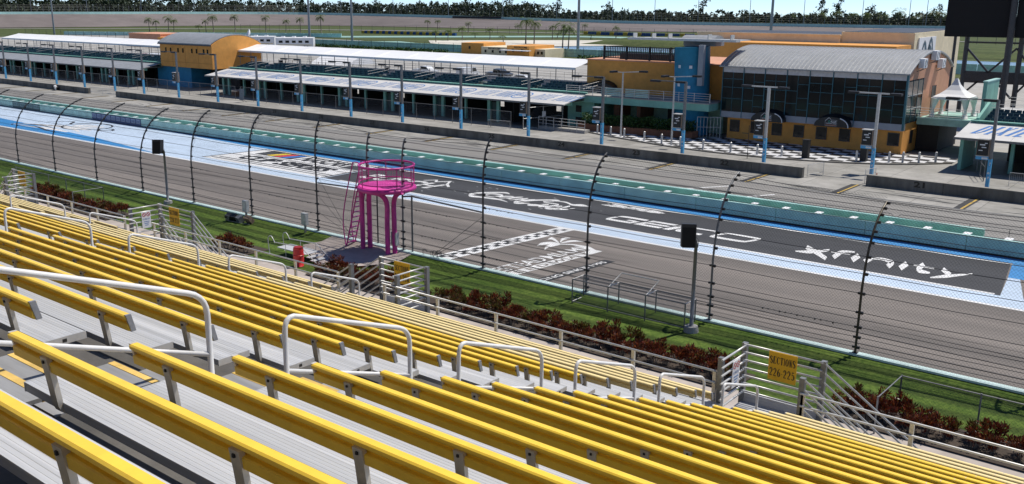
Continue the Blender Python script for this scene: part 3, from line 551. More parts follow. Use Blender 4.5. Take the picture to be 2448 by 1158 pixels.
for s in cab:
    if True:
        mb = MB(); run = []
        for px, off, zt in posts:
            P = PR[px]
            a, z = along(P, min(s, plen(P))); run.append((px, YF+a+.02, z))
        pts = []
        for q0, q1 in zip(run[:-1], run[1:]):
            pts += [q0, tuple((q0[i]+q1[i])/2-(.035 if i == 2 else 0) for i in range(3))]
        mb.tube(pts+[run[-1]], .0125, 4); mb.build('cable', WIRE, fence)
for (a, b) in zip(posts[:-1], posts[1:]):
    if a[0] < -130: continue
    P = fprof((a[1]+b[1])/2, (a[2]+b[2])/2, 5); mb = MB()
    chainlink(mb, a[0], b[0], [(YF+q[0]+.05, q[1]) for q in P], .13 if a[0] > -60 else .17, .0032); o = mb.build('chain_link', WIRE, fence); o['kind'] = 'stuff'
# crossover gate beside the flag stand
gt = thing('fence_gate', 'steel pipe crossover gate in the catch fence beside the pink flag stand', 'gate', (-35.3, 35.2, 1.88))
MB().tube([(-35.33,35.2,1.88),(-35.33,35.2,4.9)], .05, 8).build('gate_post', POSTG, gt)
MB().tube([(-38.1,35.3,1.88),(-38.1,35.3,4.9)], .04, 8).build('gate_post', POSTB, gt)
MB().tube([(-35.9,35.15,4.82),(-35.33,35.2,4.9),(-30.4,35.18,4.72)], .045, 8).build('top_pipe', POSTG, gt)
MB().tube([(-42.9,35.18,4.72),(-38.7,35.2,4.85)], .045, 8).build('top_pipe', POSTG, gt)
for a, b in (((-30.4,4.5),(-33.7,2.0)), ((-30.4,3.85),(-33.7,1.95)), ((-30.4,2.9),(-33.5,1.95)), ((-43,5.2),(-40.2,2.0)), ((-43,4.0),(-40.0,1.95)), ((-43,3.0),(-39.9,1.93))):
    MB().tube([(a[0],35.2,a[1]),(b[0],35.16,b[1])], .012, 4).build('stay_cable', WIRE, gt)
mb = MB(); rr = random.Random(5)
for i in range(9):
    cx = -33.9+rr.uniform(-.5,.8); rad = rr.uniform(.1,.22)
    mb.tube([(cx+rad*math.cos(t), 35.1+.1*math.sin(i), 2.0+rad*math.sin(t)+.05) for t in [j*math.pi/5 for j in range(8)]], .012, 4)
mb.build('cable_coil', WIRE, gt)
for i in range(3):
    MB().tube([(-38.1,35.3,2.4+.8*i),(-38.69,35.2,2.4+.8*i)], .02, 5).build('rung', POSTG, gt)
# coil clips: rows of little hooks on the cables near the gate
mb = MB()
for (xa, xb, s) in ((-35.2,-33.2,1.6),(-35,-32,2.35),(-34.6,-32.6,1.02),(-30.2,-28.3,2.35),(-30.2,-28.6,1.6),(-30.2,-28.0,3.1),(-30.2,-28.8,.62),(-47.5,-43.2,1.6),(-45.6,-43.2,2.35),(-55.4,-53.4,2.35),(-49.1,-47.9,2.35),(-45.8,-43.3,1.02),(-15.5,-12.2,1.02)):
    n = int((xb-xa)/.24)
    for i in range(n): xx = xa+.24*i; mb.box(xx, xx+.045, YF-.01, YF+.05, ZB+s-.07+.02*(i % 3), ZB+s-.005)
o = mb.build('cable_hooks', BLACK, fence); o['kind'] = 'stuff'

# ------------------------------------------------------------- inner safety barrier with pit-side wall
bar = thing('safety_barrier', 'long teal energy-absorbing barrier with white capped top beside the pit lane', 'barrier', (-60, 61.7, 0))
xx = 10.0; k = 0
while xx > -190:
    mb = MB(); mb.box(xx-6.08, xx-.02, 61.55, 61.75, .12, .98); mb.build('barrier_panel', TEALW, bar); xx -= 6.1
MB().box(-190, 10, 61.57, 61.74, 0.0, .12).build('barrier_foot', BLACK, bar)
MB().box(-190, 10, 61.53, 61.77, .98, 1.02).build('white_cap', TEALL, bar)
MB().box(-190, -13.8, 62.9, 63.2, -.05, 1.14).build('rear_wall', TEALD, bar)
MB().box(-190, -13.8, 62.88, 63.22, 1.14, 1.19).build('rear_wall_cap', TEALL, bar)
MB().box(-190, 10, 61.78, 62.88, -.03, .62).build('gap_fill', TEALD, bar)
MB().box(-13.8, 10, 62.9, 63.2, -.05, .75).build('rear_wall', POSTB, bar)
for i in range(75):
    xc = -12.2-2.32*i
    if xc < -186: break
    MB().rbox((xc, 62.1, 1.0), (.42, .62, .05)).build('strap_bracket', WHITE, bar)
rail = thing('pit_pipe_rail', 'low dark pipe rail running behind the teal safety barrier', 'railing', (-60, 63.7, 0))
xx = 8
while xx > -186:
    L_ = 13.6; mb = MB(); pts = [(xx,63.7,.0),(xx,63.7,1.1),(xx-.15,63.7,1.25),(xx-L_+.3,63.7,1.25),(xx-L_+.15,63.7,1.1),(xx-L_+.15,63.7,0)]
    mb.tube(pts, .022, 5); 
    for j in range(1, 6): mb.tube([(xx-j*L_/6,63.7,0),(xx-j*L_/6,63.7,1.25)], .018, 4)
    mb.build('rail_section', POSTB, rail); xx -= L_+.15
# banners strapped to the barrier face
def banner(x0, x1, label, back, n, inkm, tx):
    t = thing('barrier_banner', label, 'banner', ((x0+x1)/2, 61.5, 0))
    MB().box(x0, x1, 61.50, 61.545, .1, .96).build('panel', back, t)
    wd = (x1-x0)/n
    for i in range(n):
        mb = MB(); a = x0+wd*i+.12; mb.box(a, a+wd-.24, 61.49, 61.499, .3, .85); mb.build('print_box', inkm, t)
        mb = MB(); 
        put_text(mb, tx, lambda u, v: (u, 61.486, v), a+.08, a+wd-.32, .42, .74, .02); mb.build('print_lettering', back, t)
NAVYB = M('navy_banner', (.02,.05,.16), .6); GRB = M('dark_green_banner', (.03,.09,.08), .6)
banner(-119.1, -107.5, 'navy blue banner of ten pale boxes strapped to the teal barrier', NAVYB, 10, M('banner_print', (.30,.36,.48), .6), 'DIXIE')
banner(-141.5, -133.4, 'dark green banner of four pale boxes strapped to the teal barrier', GRB, 4, M('banner_print_green', (.22,.33,.32), .6), 'FR8')
banner(-152, -146, 'blue banner with white print at the far end of the barrier', NAVYB, 3, INKW, '400')

# ------------------------------------------------------------- pit wall
def pitwall(x0, x1, label, nums):
    t = thing('pit_wall', label, 'wall', ((x0+x1)/2, 79.2, 0)); xx = x0
    while xx < x1-.1:
        e_ = min(x1, xx+6.0); MB().box(xx+.012, e_-.012, 79.0, 79.4, -.03, .86).build('wall_block', CONCD, t); xx = e_
    MB().box(x0, x1, 78.98, 79.42, .86, .9).build('coping', M('pit_wall_coping', (.34,.32,.29), .85, 0, .15, 2, dirt=.3), t)
    for n_, xn in nums:
        mb = MB(); put_text(mb, str(n_), lambda u, v: (u, 78.985, v), xn-.42, xn+.42, .32, .78, .03); mb.build('stall_number', INK, t)
pitwall(-26.6, 20, 'stained concrete pit wall with stall number 21 painted on it', [(21,-22.4),(20,-13.1)])
pitwall(-144.7, -32.0, 'long stained concrete pit wall numbered 22 to 33', [(22,-39.3),(23,-48.6),(24,-57.5),(25,-66.8),(26,-76.5),(27,-85.6),(28,-95.0),(29,-104.4),(30,-113.7),(31,-123),(32,-132.5),(33,-141.7)])
pitwall(-230, -153.3, 'concrete pit wall beyond the gap past number 33', [(34,-158.5),(35,-168)])
# ------------------------------------------------------------- grandstand
MAP = False
PIT, RISE, Y0, Z0 = .762, .300, 2.235, 11.612       # row pitch, row rise, back-top of row 0
K0, K1 = -4, 17
def yb(k): return Y0+PIT*k
def zt_(k): return Z0-RISE*k
TREAD = .66
AIS = [(-7.06,-5.60), (-17.95,-16.5), (-28.6,-27.1), (-39.3,-37.8)]
BLK = [(-5.60,4.3), (-16.5,-7.06), (-27.1,-17.95), (-37.8,-28.6), (-50.5,-39.3)]
# stepped deck
mb = MB(); prof = []
for k in range(K0, K1+1):
    z = zt_(k)-TREAD; y0 = yb(k)-.14; y1 = y0+PIT
    prof += [(y0, z), (y1, z)]
prof += [(prof[-1][0], zt_(K1)-TREAD-.35), (prof[0][0], zt_(K0)-TREAD-.6)]
stand = tag(mb.prismx(prof, -50.5, 6.0).build('grandstand_deck', DECK), 'stepped grey deck of the grandstand under the yellow benches', kind='structure')
mb = MB()
for xx in [6-4.7*i for i in range(13)]:
    for yy in (1, 6, 11, 15.2):
        k = (yy-Y0)/PIT; mb.box(xx-.16, xx+.16, yy-.16, yy+.16, 1.3, zt_(k)-TREAD-.5)
mb.build('support_columns', GALVD, stand)
# the stand goes on rising behind the photographer
for nm, mt in (('upper_deck_steps', DECK), ('upper_seat_planks', ALU), ('upper_backrests', YEL)):
    mb = MB()
    for k in range(-34, K0):
        for (xa, xb) in ((-50.5,-39.3), (-37.8,-28.6), (-27.1,-17.95), (-16.5,-7.06), (-5.6,4.3), (5.8,16)):
            if nm == 'upper_seat_planks': mb.box(xa, xb, yb(k)+.06, yb(k)+.4, zt_(k)-.40, zt_(k)-.344)
            if nm == 'upper_backrests': mb.box(xa, xb, yb(k), yb(k)+.05, zt_(k)-.145, zt_(k))
        if nm == 'upper_deck_steps': mb.box(-50.5, 16, yb(k)-.14, yb(k)+.62, zt_(k)-TREAD-.4, zt_(k)-TREAD)
    o = mb.build(nm, mt, stand); o['kind'] = 'stuff'
# bench: plank seat with yellow back on bent brackets (origin at left end, top rear edge of the back)
BACK = [(-.012,-.014),(.0,0),(.056,0),(.066,-.012),(.088,-.205),(.080,-.212),(.030,-.212),(.018,-.205),(.012,-.125),(.022,-.117),(.048,-.112),(.048,-.086),(.020,-.080),(-.002,-.052),(-.010,-.046)]
BACK = [(a*.86, b*.70) for a, b in BACK]
SEAT = [(.062,-.350),(.065,-.344),(.392,-.344),(.398,-.350),(.398,-.40),(.062,-.40)]
rib = []
for i in range(11):
    y_ = .070+.030*i; rib += [(y_, -.344), (y_+.021, -.344), (y_+.0235, -.3456), (y_+.0275, -.3456)]
SEAT = [(.062,-.352),(.064,-.344)]+rib+[(.396,-.344),(.398,-.352),(.398,-.40),(.062,-.40)]
def bench_parts(x0, x1, pale, root, lod):
    y = YELP if pale else YEL
    MB().prismx(BACK, 0, x1-x0).build('backrest', y, root, local=True)
    s = MB(); s.prismx(SEAT, -.02, x1-x0+.02)
    so = s.build('seat_plank', ALU, root, local=True)
    L = x1-x0; n = max(2, int(round((L-.9)/1.83))+1)
    if lod < 2:
        for e in (-.021, L+.021):
            mb = MB(); mb.box(e-.006, e+.006, .060, .400, -.403, -.342); mb.build('end_plate', GALV, so, local=True)
            mb = MB(); mb.box(e-.008, e+.008, .205, .24, -.388, -.36); mb.build('seat_slot', BLACK, so, local=True)
        for e, m in ((-.004, ALUD), (L+.004, CAPM)):
            q = [(a*.86, b*.70) for a, b in ((-.003,.003),(.054,.003),(.094,-.216),(.043,-.219),(.018,-.09))]
            MB().prismx(q, e-.012, e+.012).build('end_cap', m, root, local=True)
    if lod < 2:
        for jx in (L*.36, L*.71):
            MB().prismx([(a*.86-.0012 if a < .05 else a*.86+.0012, b*.70) for a, b in ((0,.0015),(.05,.0015),(.088,-.21),(.05,-.212),(.02,-.09))], jx-.003, jx+.003).build('board_joint', ALUD, root, local=True)
    for i in range(n):
        bx = .42+(L-.84)*i/(n-1)
        mb = MB(); w = .038
        path = [(-.006,-.055),(.012,-.17),(.026,-.28),(.036,-.36),(.052,-.40),(.085,-.425),(.14,-.428),(.25,-.418)] if lod < 2 else [(-.006,-.055),(.036,-.36),(.07,-.42),(.2,-.42)]
        nrm = []
        for j, p in enumerate(path):
            a = path[max(0, j-1)]; c = path[min(len(path)-1, j+1)]; d = Vector((c[0]-a[0], c[1]-a[1])).normalized(); nrm.append((-d.y, d.x))
        th = .032; vs = []
        for p, q in zip(path, nrm):
            vs += [(bx-w, p[0], p[1]), (bx+w, p[0], p[1]), (bx+w, p[0]+q[0]*th, p[1]+q[1]*th), (bx-w, p[0]+q[0]*th, p[1]+q[1]*th)]
        fs = []
        for j in range(len(path)-1):
            a = 4*j
            for c in range(4): fs.append((a+c, a+(c+1) % 4, a+4+(c+1) % 4, a+4+c))
        fs += [(3,2,1,0), tuple(4*(len(path)-1)+c for c in range(4))]
        mb.add(vs, fs)
        mb.mat(ALUD); mb.m = [0]*len(mb.f)
        mb.mat(BLACK).box(bx-.008, bx+.008, -.012, .0, -.090, -.072)
        mb.build('bracket', None, root, local=True)
BN = ['right of the nearest aisle', 'between the two nearest aisles', 'in the third bank', 'in the fourth bank', 'in the farthest bank']
proto = {}
def nth(k):
    n = K1-k+1
    return 'front row' if n == 1 else ('%d%s row from the guard rail' % (n, {1:'st',2:'nd',3:'rd'}.get(n if n < 20 else n % 10, 'th')))
for bi, (x0, x1) in enumerate(BLK):
    for k in range(-2, K1+1):
        pale = k >= (15 if bi == 0 else 12)
        lod = 0 if bi < 2 else (1 if bi == 2 else 2)
        key = (bi, pale)
        lb = '%s yellow bench %s, %s' % ('pale' if pale else 'bright', BN[bi], nth(k))
        if key not in proto:
            r = thing('bleacher_bench', lb, 'bench', (0,0,0), 'yellow bleacher benches'); bench_parts(x0, x1, pale, r, lod); proto[key] = r
        else:
            r = copy_tree(proto[key]); r['label'] = lb
        jr = random.Random(bi*100+k); r.location = (x0+jr.uniform(-.02,.02), yb(k)+jr.uniform(-.006,.006), zt_(k)+jr.uniform(-.005,.005)); r.rotation_euler = (jr.uniform(-.012,.012), jr.uniform(-.0006,.0006), jr.uniform(-.0006,.0006))
# aisle steps: half steps with yellow nosings
for ai, (x0, x1) in enumerate(AIS[:3]):
    t = thing('aisle_stairs', ['grey aisle steps with yellow nosings beside the nearest handrails', 'grey aisle steps with yellow nosings down the second aisle', 'grey aisle steps with yellow nosings down the third aisle'][ai], 'steps', ((x0+x1)/2, yb(-2), zt_(-2)-TREAD))
    for k in range(-2, K1+1):
        zz = zt_(k)-TREAD; ya = yb(k)-.14
        for h in (0, 1):
            a = ya+.02 if h == 0 else ya+PIT/2
            zt2 = zz+(.15 if h == 0 else .0)+.012
            s = MB().box(x0+.06, x1-.06, a, a+PIT/2-.03, zt2-.03, zt2).build('step', STEPM, t)
            MB().box(x0+.06, x1-.06, a+PIT/2-.085, a+PIT/2-.028, zt2-.034, zt2+.004).build('nosing', NOSE, s)
# white loop handrails, three rows apart
def handrail(xc, yL, label):
    def tz(y): return Z0-RISE*(y-Y0)/PIT-TREAD
    yR = yL+1.54; h = .97
    if yL < 3: yL -= .14
    t = thing('aisle_handrail', label, 'handrail', (xc, yL, tz(yL)), 'white aisle handrails')
    zl, zr = tz(yL)+h, tz(yR)+h+.06; rd = .16
    sl = (zr-zl)/(yR-yL)
    pts = [(xc,yL,tz(yL)),(xc,yL,zl-rd*1.1)]
    for i in range(1, 6):
        a = i/5; c = (1-a)**2; pts.append((xc, yL*c+2*a*(1-a)*yL+a*a*(yL+rd), (zl-rd*1.1)*c+2*a*(1-a)*(zl+.02)+a*a*(zl+sl*rd)))
    pts.append((xc, yR-rd, zr-sl*rd))
    for i in range(1, 6):
        a = i/5; c = (1-a)**2; pts.append((xc, (yR-rd)*c+2*a*(1-a)*yR+a*a*yR, (zr-sl*rd)*c+2*a*(1-a)*(zr+.0)+a*a*(zr-rd)))
    pts.append((xc, yR, tz(yR)))
    MB().tube(pts, .024, 10).build('loop_rail', WHITER, t, smooth=True)
    MB().tube([(xc,yL,zl-.52),(xc,yR,zr-.50)], .02, 8).build('mid_rail', WHITER, t, smooth=True)
    for y in (yL, yR): MB().cyl(xc, y, tz(y)-.1, tz(y)+.02, .055, 10).build('foot_flange', WHITER, t)
for ai, (x0, x1) in enumerate(AIS):
    for j in range(-1, 6):
        yL = 4.77+2.29*j
        if yL+1.5 > yb(K1)+.4: continue
        nn = ['topmost', 'second', 'third', 'fourth', 'fifth', 'sixth', 'seventh'][j+1]
        handrail((x0+x1)/2+.06, yL, 'white loop handrail, %s down the %s aisle of steps' % (nn, ['nearest', 'second', 'third', 'fourth'][ai]))
# front guard rail: three pipes on posts with chain link below
YR = 15.62; ZD = zt_(K1)-TREAD
gr = thing('front_guard_rail', 'three-pipe front guard rail with chain link at the foot of the stand', 'railing', (-20, YR, ZD))
gaps = [(a-.15, b+.15) for a, b in AIS]
xx = 6.0; px = 6.0; runs = []
edges = [6.0]+[e for a, b in gaps for e in (b, a)]+[-50.5]
for i in range(0, len(edges), 2): runs.append((edges[i+1], edges[i]))
for (a, b) in runs:
    n = max(1, int(round((b-a)/1.83)))
    for i in range(n+1):
        x = a+(b-a)*i/n
        MB().box(x-.035, x+.035, YR-.05, YR-.0, ZD-.25, ZD+.94).build('post', ALUD, gr)
    for z in (.96, .72, .48):
        MB().tube([(a-.04, YR-.075, ZD+z), (b+.04, YR-.075, ZD+z)], .024, 8).build('rail_pipe', GALV, gr, smooth=True)
    mb = MB(); chainlink(mb, a, b, [(YR+.01, ZD-.05), (YR+.01, ZD+.48)], .062 if b > -30 else .1, .0022); o = mb.build('chain_link', GALVD, gr); o['kind'] = 'stuff'
    MB().tube([(a, YR+.01, ZD-.04), (b, YR+.01, ZD-.04)], .02, 6).build('bottom_rail', POSTB, gr)
    # tan notice boards wired behind the mesh
for x in (-11.4, -24.2, -32.6, -20.0): 
    o = tag(MB().box(x-.32, x+.32, YR+.05, YR+.07, ZD+.0, ZD+.44).build('mesh_board', M('tan_board', (.42,.36,.22), .7)), 'tan board fixed behind the chain link of the front guard rail', 'board', 'tan boards on the guard rail')
# bold roman capitals and figures for the section signs (thick and thin strokes in a unit cell)
RG = {'S':[([(.82,.78),(.62,.95),(.34,.94),(.18,.76),(.34,.58),(.66,.44),(.82,.25),(.66,.06),(.36,.05),(.16,.22)],[.10,.1,.16,.2,.24,.24,.2,.16,.1,.1])],
      'E':[([(.22,0),(.22,1)],[.22,.22]),([(.1,.96),(.85,.96)],[.08,.08]),([(.1,.04),(.88,.04)],[.08,.08]),([(.3,.52),(.62,.52)],[.08,.08]),([(.82,.96),(.82,.78)],[.07,.03]),([(.85,.04),(.85,.24)],[.07,.03])],
      'C':[([(.84,.74),(.66,.94),(.4,.93),(.2,.7),(.18,.35),(.38,.07),(.66,.05),(.86,.24)],[.12,.08,.12,.22,.22,.12,.08,.06])],
      'T':[([(.5,0),(.5,1)],[.22,.22]),([(.08,.96),(.92,.96)],[.08,.08]),([(.32,.03),(.68,.03)],[.07,.07]),([(.1,.96),(.1,.76)],[.07,.03]),([(.9,.96),(.9,.76)],[.07,.03])],
      'I':[([(.5,0),(.5,1)],[.24,.24]),([(.28,.97),(.72,.97)],[.07,.07]),([(.28,.03),(.72,.03)],[.07,.07])],
      'O':[([(.5,.96),(.2,.78),(.17,.5),(.2,.22),(.5,.04),(.8,.22),(.83,.5),(.8,.78),(.5,.96)],[.08,.18,.23,.18,.08,.18,.23,.18,.08])],
      'N':[([(.2,0),(.2,1)],[.08,.08]),([(.18,1),(.8,.02)],[.2,.2]),([(.82,0),(.82,1)],[.08,.08]),([(.06,.97),(.3,.97)],[.07,.07]),([(.06,.03),(.34,.03)],[.07,.07]),([(.68,.97),(.96,.97)],[.07,.07])],
      '2':[([(.2,.7),(.3,.92),(.6,.95),(.78,.72),(.62,.45),(.22,.1)],[.16,.14,.12,.2,.14,.06]),([(.16,.07),(.86,.07)],[.15,.15])],
      '6':[([(.74,.9),(.5,.92),(.26,.68),(.2,.35),(.36,.07),(.62,.06),(.8,.28),(.66,.54),(.4,.54),(.26,.38)],[.1,.08,.16,.22,.12,.1,.2,.12,.08,.08])],
      '5':[([(.8,.92),(.3,.92)],[.14,.14]),([(.3,.95),(.26,.55)],[.07,.07]),([(.26,.54),(.56,.62),(.8,.42),(.76,.18),(.52,.03),(.2,.12)],[.08,.1,.2,.18,.1,.14])],
      '7':[([(.14,.92),(.86,.92)],[.15,.15]),([(.84,.9),(.5,.4),(.42,0)],[.08,.14,.2])],
      '8':[([(.5,.96),(.26,.78),(.46,.54),(.76,.32),(.62,.05),(.36,.05),(.22,.26),(.5,.52),(.74,.74),(.5,.96)],[.08,.18,.18,.2,.1,.1,.18,.1,.14,.08])], '-':[([(.15,.42),(.85,.42)],[.12,.12])]}
def roman(mb, word, fn, u0, u1, v0, v1):
    wd_ = [.5 if c in 'I-' else 1.0 for c in word]; cw = (u1-u0)/sum(wd_); x = u0
    for ch, w in zip(word, wd_):
        for j, (pts, ws) in enumerate(RG.get(ch, [])):
            ribbon(mb, [(x+cw*w*(.04+.92*a), v0+(v1-v0)*b) for a, b in pts], [max(.12, q*1.45)*cw*(1 if w == 1 else .6) for q in ws], lambda u, v: (fn(u, v)[0], fn(u, v)[1]-.0004*j, fn(u, v)[2]), 3 if len(pts) > 2 else 1)
        x += cw*w
# platforms with pipe guards and stairs to the ground
def platform(xa, xb, side, text, label, slabel, nosmoke):
    Yn, Yf = YR-.35, 16.7; zf = ZD-.02; H = 1.26
    t = thing('access_stairs', label, 'stairs', ((xa+xb)/2, 16.4, zf))
    MB().box(xa, xb, Yn, Yf, zf-.12, zf).build('landing', ALU, t)
    MB().box(xa, xb, Yf-.02, Yf+.02, zf, zf+.2).build('toe_board', ALU, t)
    corners = [(xa, Yf), (xb, Yf), (xa, YR), (xb, YR)]
    for (cx, cy) in corners: MB().box(cx-.05, cx+.05, cy-.05, cy+.05, zf-.5, zf+H).build('corner_post', GALVD, t)
    closed = xa if side > 0 else xb; opened = xb if side > 0 else xa
    for i in range(7):
        z = zf+H-.02-i*.165
        MB().tube([(xa, Yf-.06, z), (xb, Yf-.06, z)], .022, 8).build('guard_pipe', GALV, t, smooth=True)
        MB().tube([(closed+.06*side, Yf-.05, z), (closed+.06*side, YR-.1, z)], .022, 8).build('guard_pipe', GALV, t, smooth=True)
    # stair flight along x from the open side down to the walkway
    drop = zf-1.37; run = drop/.66; n = 30
    for i in range(n):
        xs = opened+side*run*(i+.5)/n; zz = zf-drop*(i+1)/n
        MB().box(xs-run/n/2-.02, xs+run/n/2+.02, YR+.05, Yf-.08, zz-.03, zz).build('stair_tread', ALU, t)
    for yy in (YR, Yf-.03):
        MB().bar((opened, yy, zf-.15), (opened+side*run, yy, 1.37), .05, .28).build('stringer', GALVD, t)
        for i in range(6):
            z = zf+H-.02-i*.19
            MB().tube([(opened, yy, z), (opened+side*run, yy, z-drop)], .021, 8).build('stair_pipe', GALV, t, smooth=True)
        for f in (.33, .66, 1.0):
            xs = opened+side*run*f; MB().box(xs-.04, xs+.04, yy-.04, yy+.04, zf-drop*f-.1, zf-drop*f+H).build('stair_post', GALVD, t)
    # yellow section sign on the guard
    xc = xa+(xb-xa)*.52; s = thing('section_sign', slabel, 'sign', (xc, Yf-.1, zf+.3)); w2, z0, z1 = .285, zf+.66, zf+1.25
    MB().box(xc-w2, xc+w2, Yf-.105, Yf-.088, z0, z1).build('panel', SIGNY, s)
    f = lambda u, v: (u, Yf-.109, v)
    mb = MB(); roman(mb, 'SECTIONS', f, xc-w2+.02, xc+w2-.02, z0+.345, z0+.50); mb.build('title_lettering', INK, s)
    if text: mb = MB(); roman(mb, text, f, xc-w2+.02, xc+w2-.02, z0+.09, z0+.26); mb.build('number_lettering', INK, s)
    if nosmoke:
        xs = closed+.06*side+.03*side; yc = YR+.50; t2 = thing('no_smoking_sign', nosmoke, 'sign', (xs, yc, zf+.4))
        MB().box(xs-.006, xs+.006, yc-.16, yc+.16, zf+.52, zf+1.08).build('panel', WHITE, t2)
        mb = MB()
        fx = lambda u, v: (xs+.0095*side, u, v)
        for yy in (yc-.075, yc+.075):
            ribbon(mb, [(yy+.058*math.cos(a), zf+.98+.058*math.sin(a)) for a in [i*math.pi/5 for i in range(10)]], [.018], fx, 2, True)
            ribbon(mb, [(yy-.04, zf+1.02), (yy+.04, zf+.94)], [.016,.016], fx, 1)
        mb.build('ban_roundel', INKR, t2)
        mb = MB(); put_text(mb, 'NO SMOKING', fx, yc-.13, yc+.13, zf+.80, zf+.86, .004)
        for i in range(3): mb.box(min(xs+.006*side, xs+.0095*side), max(xs+.006*side, xs+.0095*side), yc-.1+.02*i, yc+.1-.02*i, zf+.73-.06*i, zf+.75-.06*i)
        mb.build('lettering', LBLUE, t2)
sheet('stand_floor', rect(-160, 60, -40, 20), 1.36, CONCL)
platform(-7.1, -5.49, 1, '226-225', 'pipe-railed stair landing with the 226-225 sign', 'yellow sign reading sections 226-225 on the landing guard', 'white no smoking notice on the landing beside the 226-225 sign')
platform(-17.61, -15.92, -1, '227-226', 'pipe-railed stair landing behind the bench rows below the pink stand', 'yellow section sign partly hidden behind white guard pipes', None)
platform(-28.4, -26.46, 1, '228-227', 'pipe-railed stair landing with the 228-227 sign', 'yellow sign reading sections 228-227 on the landing guard', 'white no smoking notice on the landing beside the 228-227 sign')
platform(-39.24, -37.49, -1, '', 'farthest pipe-railed stair landing along the stand', 'yellow section sign on the farthest landing', None)

MAP = True
# ------------------------------------------------------------- lawn side: shrubs, flag stand, poles, cage
def leaf_mat(name, cols, rough=.5, trans=0.15):
    m = bpy.data.materials.new(name); m.use_nodes = True; N = m.node_tree.nodes; L = m.node_tree.links; b = N['Principled BSDF']
    b.inputs['Roughness'].default_value = rough; b.inputs['Specular IOR Level'].default_value = .35
    at = N.new('ShaderNodeAttribute'); at.attribute_name = 'tone'
    rp = N.new('ShaderNodeValToRGB'); e = rp.color_ramp.elements
    while len(e) < len(cols): e.new(.5)
    for i, c in enumerate(cols): e[i].position = i/(len(cols)-1); e[i].color = (*c, 1)
    L.new(at.outputs['Fac'], rp.inputs[0]); L.new(rp.outputs[0], b.inputs['Base Color'])
    tr = N.new('ShaderNodeBsdfTranslucent'); L.new(rp.outputs[0], tr.inputs[0]); mx = N.new('ShaderNodeMixShader'); mx.inputs[0].default_value = trans
    L.new(b.outputs[0], mx.inputs[1]); L.new(tr.outputs[0], mx.inputs[2]); L.new(mx.outputs[0], N['Material Output'].inputs[0])
    return m
def leaves_obj(name, leaves, mat, parent=None, world=False):
    # leaves: (centre, direction, normal-ish, length, width, tone)
    v = []; f = []; tn = []
    for c, d, nn, ln, wd, t in leaves:
        c = Vector(c)
        if world: sc_ = GS(c.y); ln *= sc_; wd *= sc_; c = WM(c)-(rootloc(parent) if parent is not None else Vector((0,0,0)))
        d = Vector(d).normalized(); r = d.cross(Vector(nn))
        if r.length < 1e-4: r = d.cross(Vector((.3,.5,.8)))
        r = r.normalized()*wd/2; n0 = len(v); a = c-d*ln/2; e = c+d*ln/2
        v += [tuple(a), tuple(c+r-d*ln*.05), tuple(e), tuple(c-r-d*ln*.05)]; f.append((n0, n0+1, n0+2, n0+3)); tn.append(t)
    me = bpy.data.meshes.new(name); me.from_pydata(v, [], f); me.materials.append(mat)
    at = me.attributes.new('tone', 'FLOAT', 'FACE'); at.data.foreach_set('value', tn)
    o = bpy.data.objects.new(name, me); C.objects.link(o)
    if parent is not None: o.parent = parent
    return o
CROTS = [leaf_mat('croton_leaves', [(.014,.010,.006), (.05,.010,.007), (.12,.02,.010), (.25,.075,.018), (.08,.095,.02)], .4, .2), leaf_mat('croton_green_leaves', [(.012,.014,.006), (.04,.03,.008), (.11,.03,.012), (.10,.11,.02), (.22,.16,.03)], .4, .2)]
HEDG = leaf_mat('hedge_leaves', [(.012,.03,.006), (.03,.075,.012), (.06,.13,.02)], .5, .2)
def rv(rr): 
    a = rr.random()*2*math.pi; z = rr.uniform(-1, 1); s = math.sqrt(1-z*z); return Vector((s*math.cos(a), s*math.sin(a), z))
def croton(seed):
    rr = random.Random(seed); r = thing('croton_shrub', 'dark red croton shrub in the planted row along the lawn edge', 'shrub', (0,0,0), 'croton shrubs along the lawn')
    lv = []
    lobes = [(rr.uniform(-.34,.34), rr.uniform(-.3,.3), rr.uniform(.35,.85)*(1 if i else 1.1)) for i in range(9)]
    for (lx, ly, lz) in lobes:
        for i in range(62):
            d = rv(rr); d.z = abs(d.z)*.9+.1 if rr.random() < .8 else d.z
            p = Vector((lx, ly, lz))+d*rr.uniform(.06,.26); dd = (d+Vector((0,0,.5))+rv(rr)*.4)
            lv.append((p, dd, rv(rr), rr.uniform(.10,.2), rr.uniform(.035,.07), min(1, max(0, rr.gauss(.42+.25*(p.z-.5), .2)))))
    leaves_obj('foliage', lv, CROTS[1 if seed == 3 else 0], r)
    mb = MB()
    for (lx, ly, lz) in lobes[:6]: mb.tube([(lx*.2, ly*.2, 0), (lx*.6, ly*.6, lz*.5), (lx, ly, lz)], [.018,.014,.008], 5)
    mb.build('stem', BARK, r, local=True); return r
cro = [croton(i) for i in range(4)]; used = [False]*4; rr = random.Random(21)
def put_croton(x, y, z, s, lb):
    i = rr.randrange(4)
    if not used[i]: o = cro[i]; used[i] = True
    else: o = copy_tree(cro[i])
    o['label'] = lb; o['group'] = 'croton shrubs '+lb.split('croton shrub ', 1)[1]; o.location = WM((x, y, z)); o.rotation_euler = (0, 0, rr.uniform(0, 6.28)); o.scale = (s, s, s*rr.uniform(.85, 1.15))
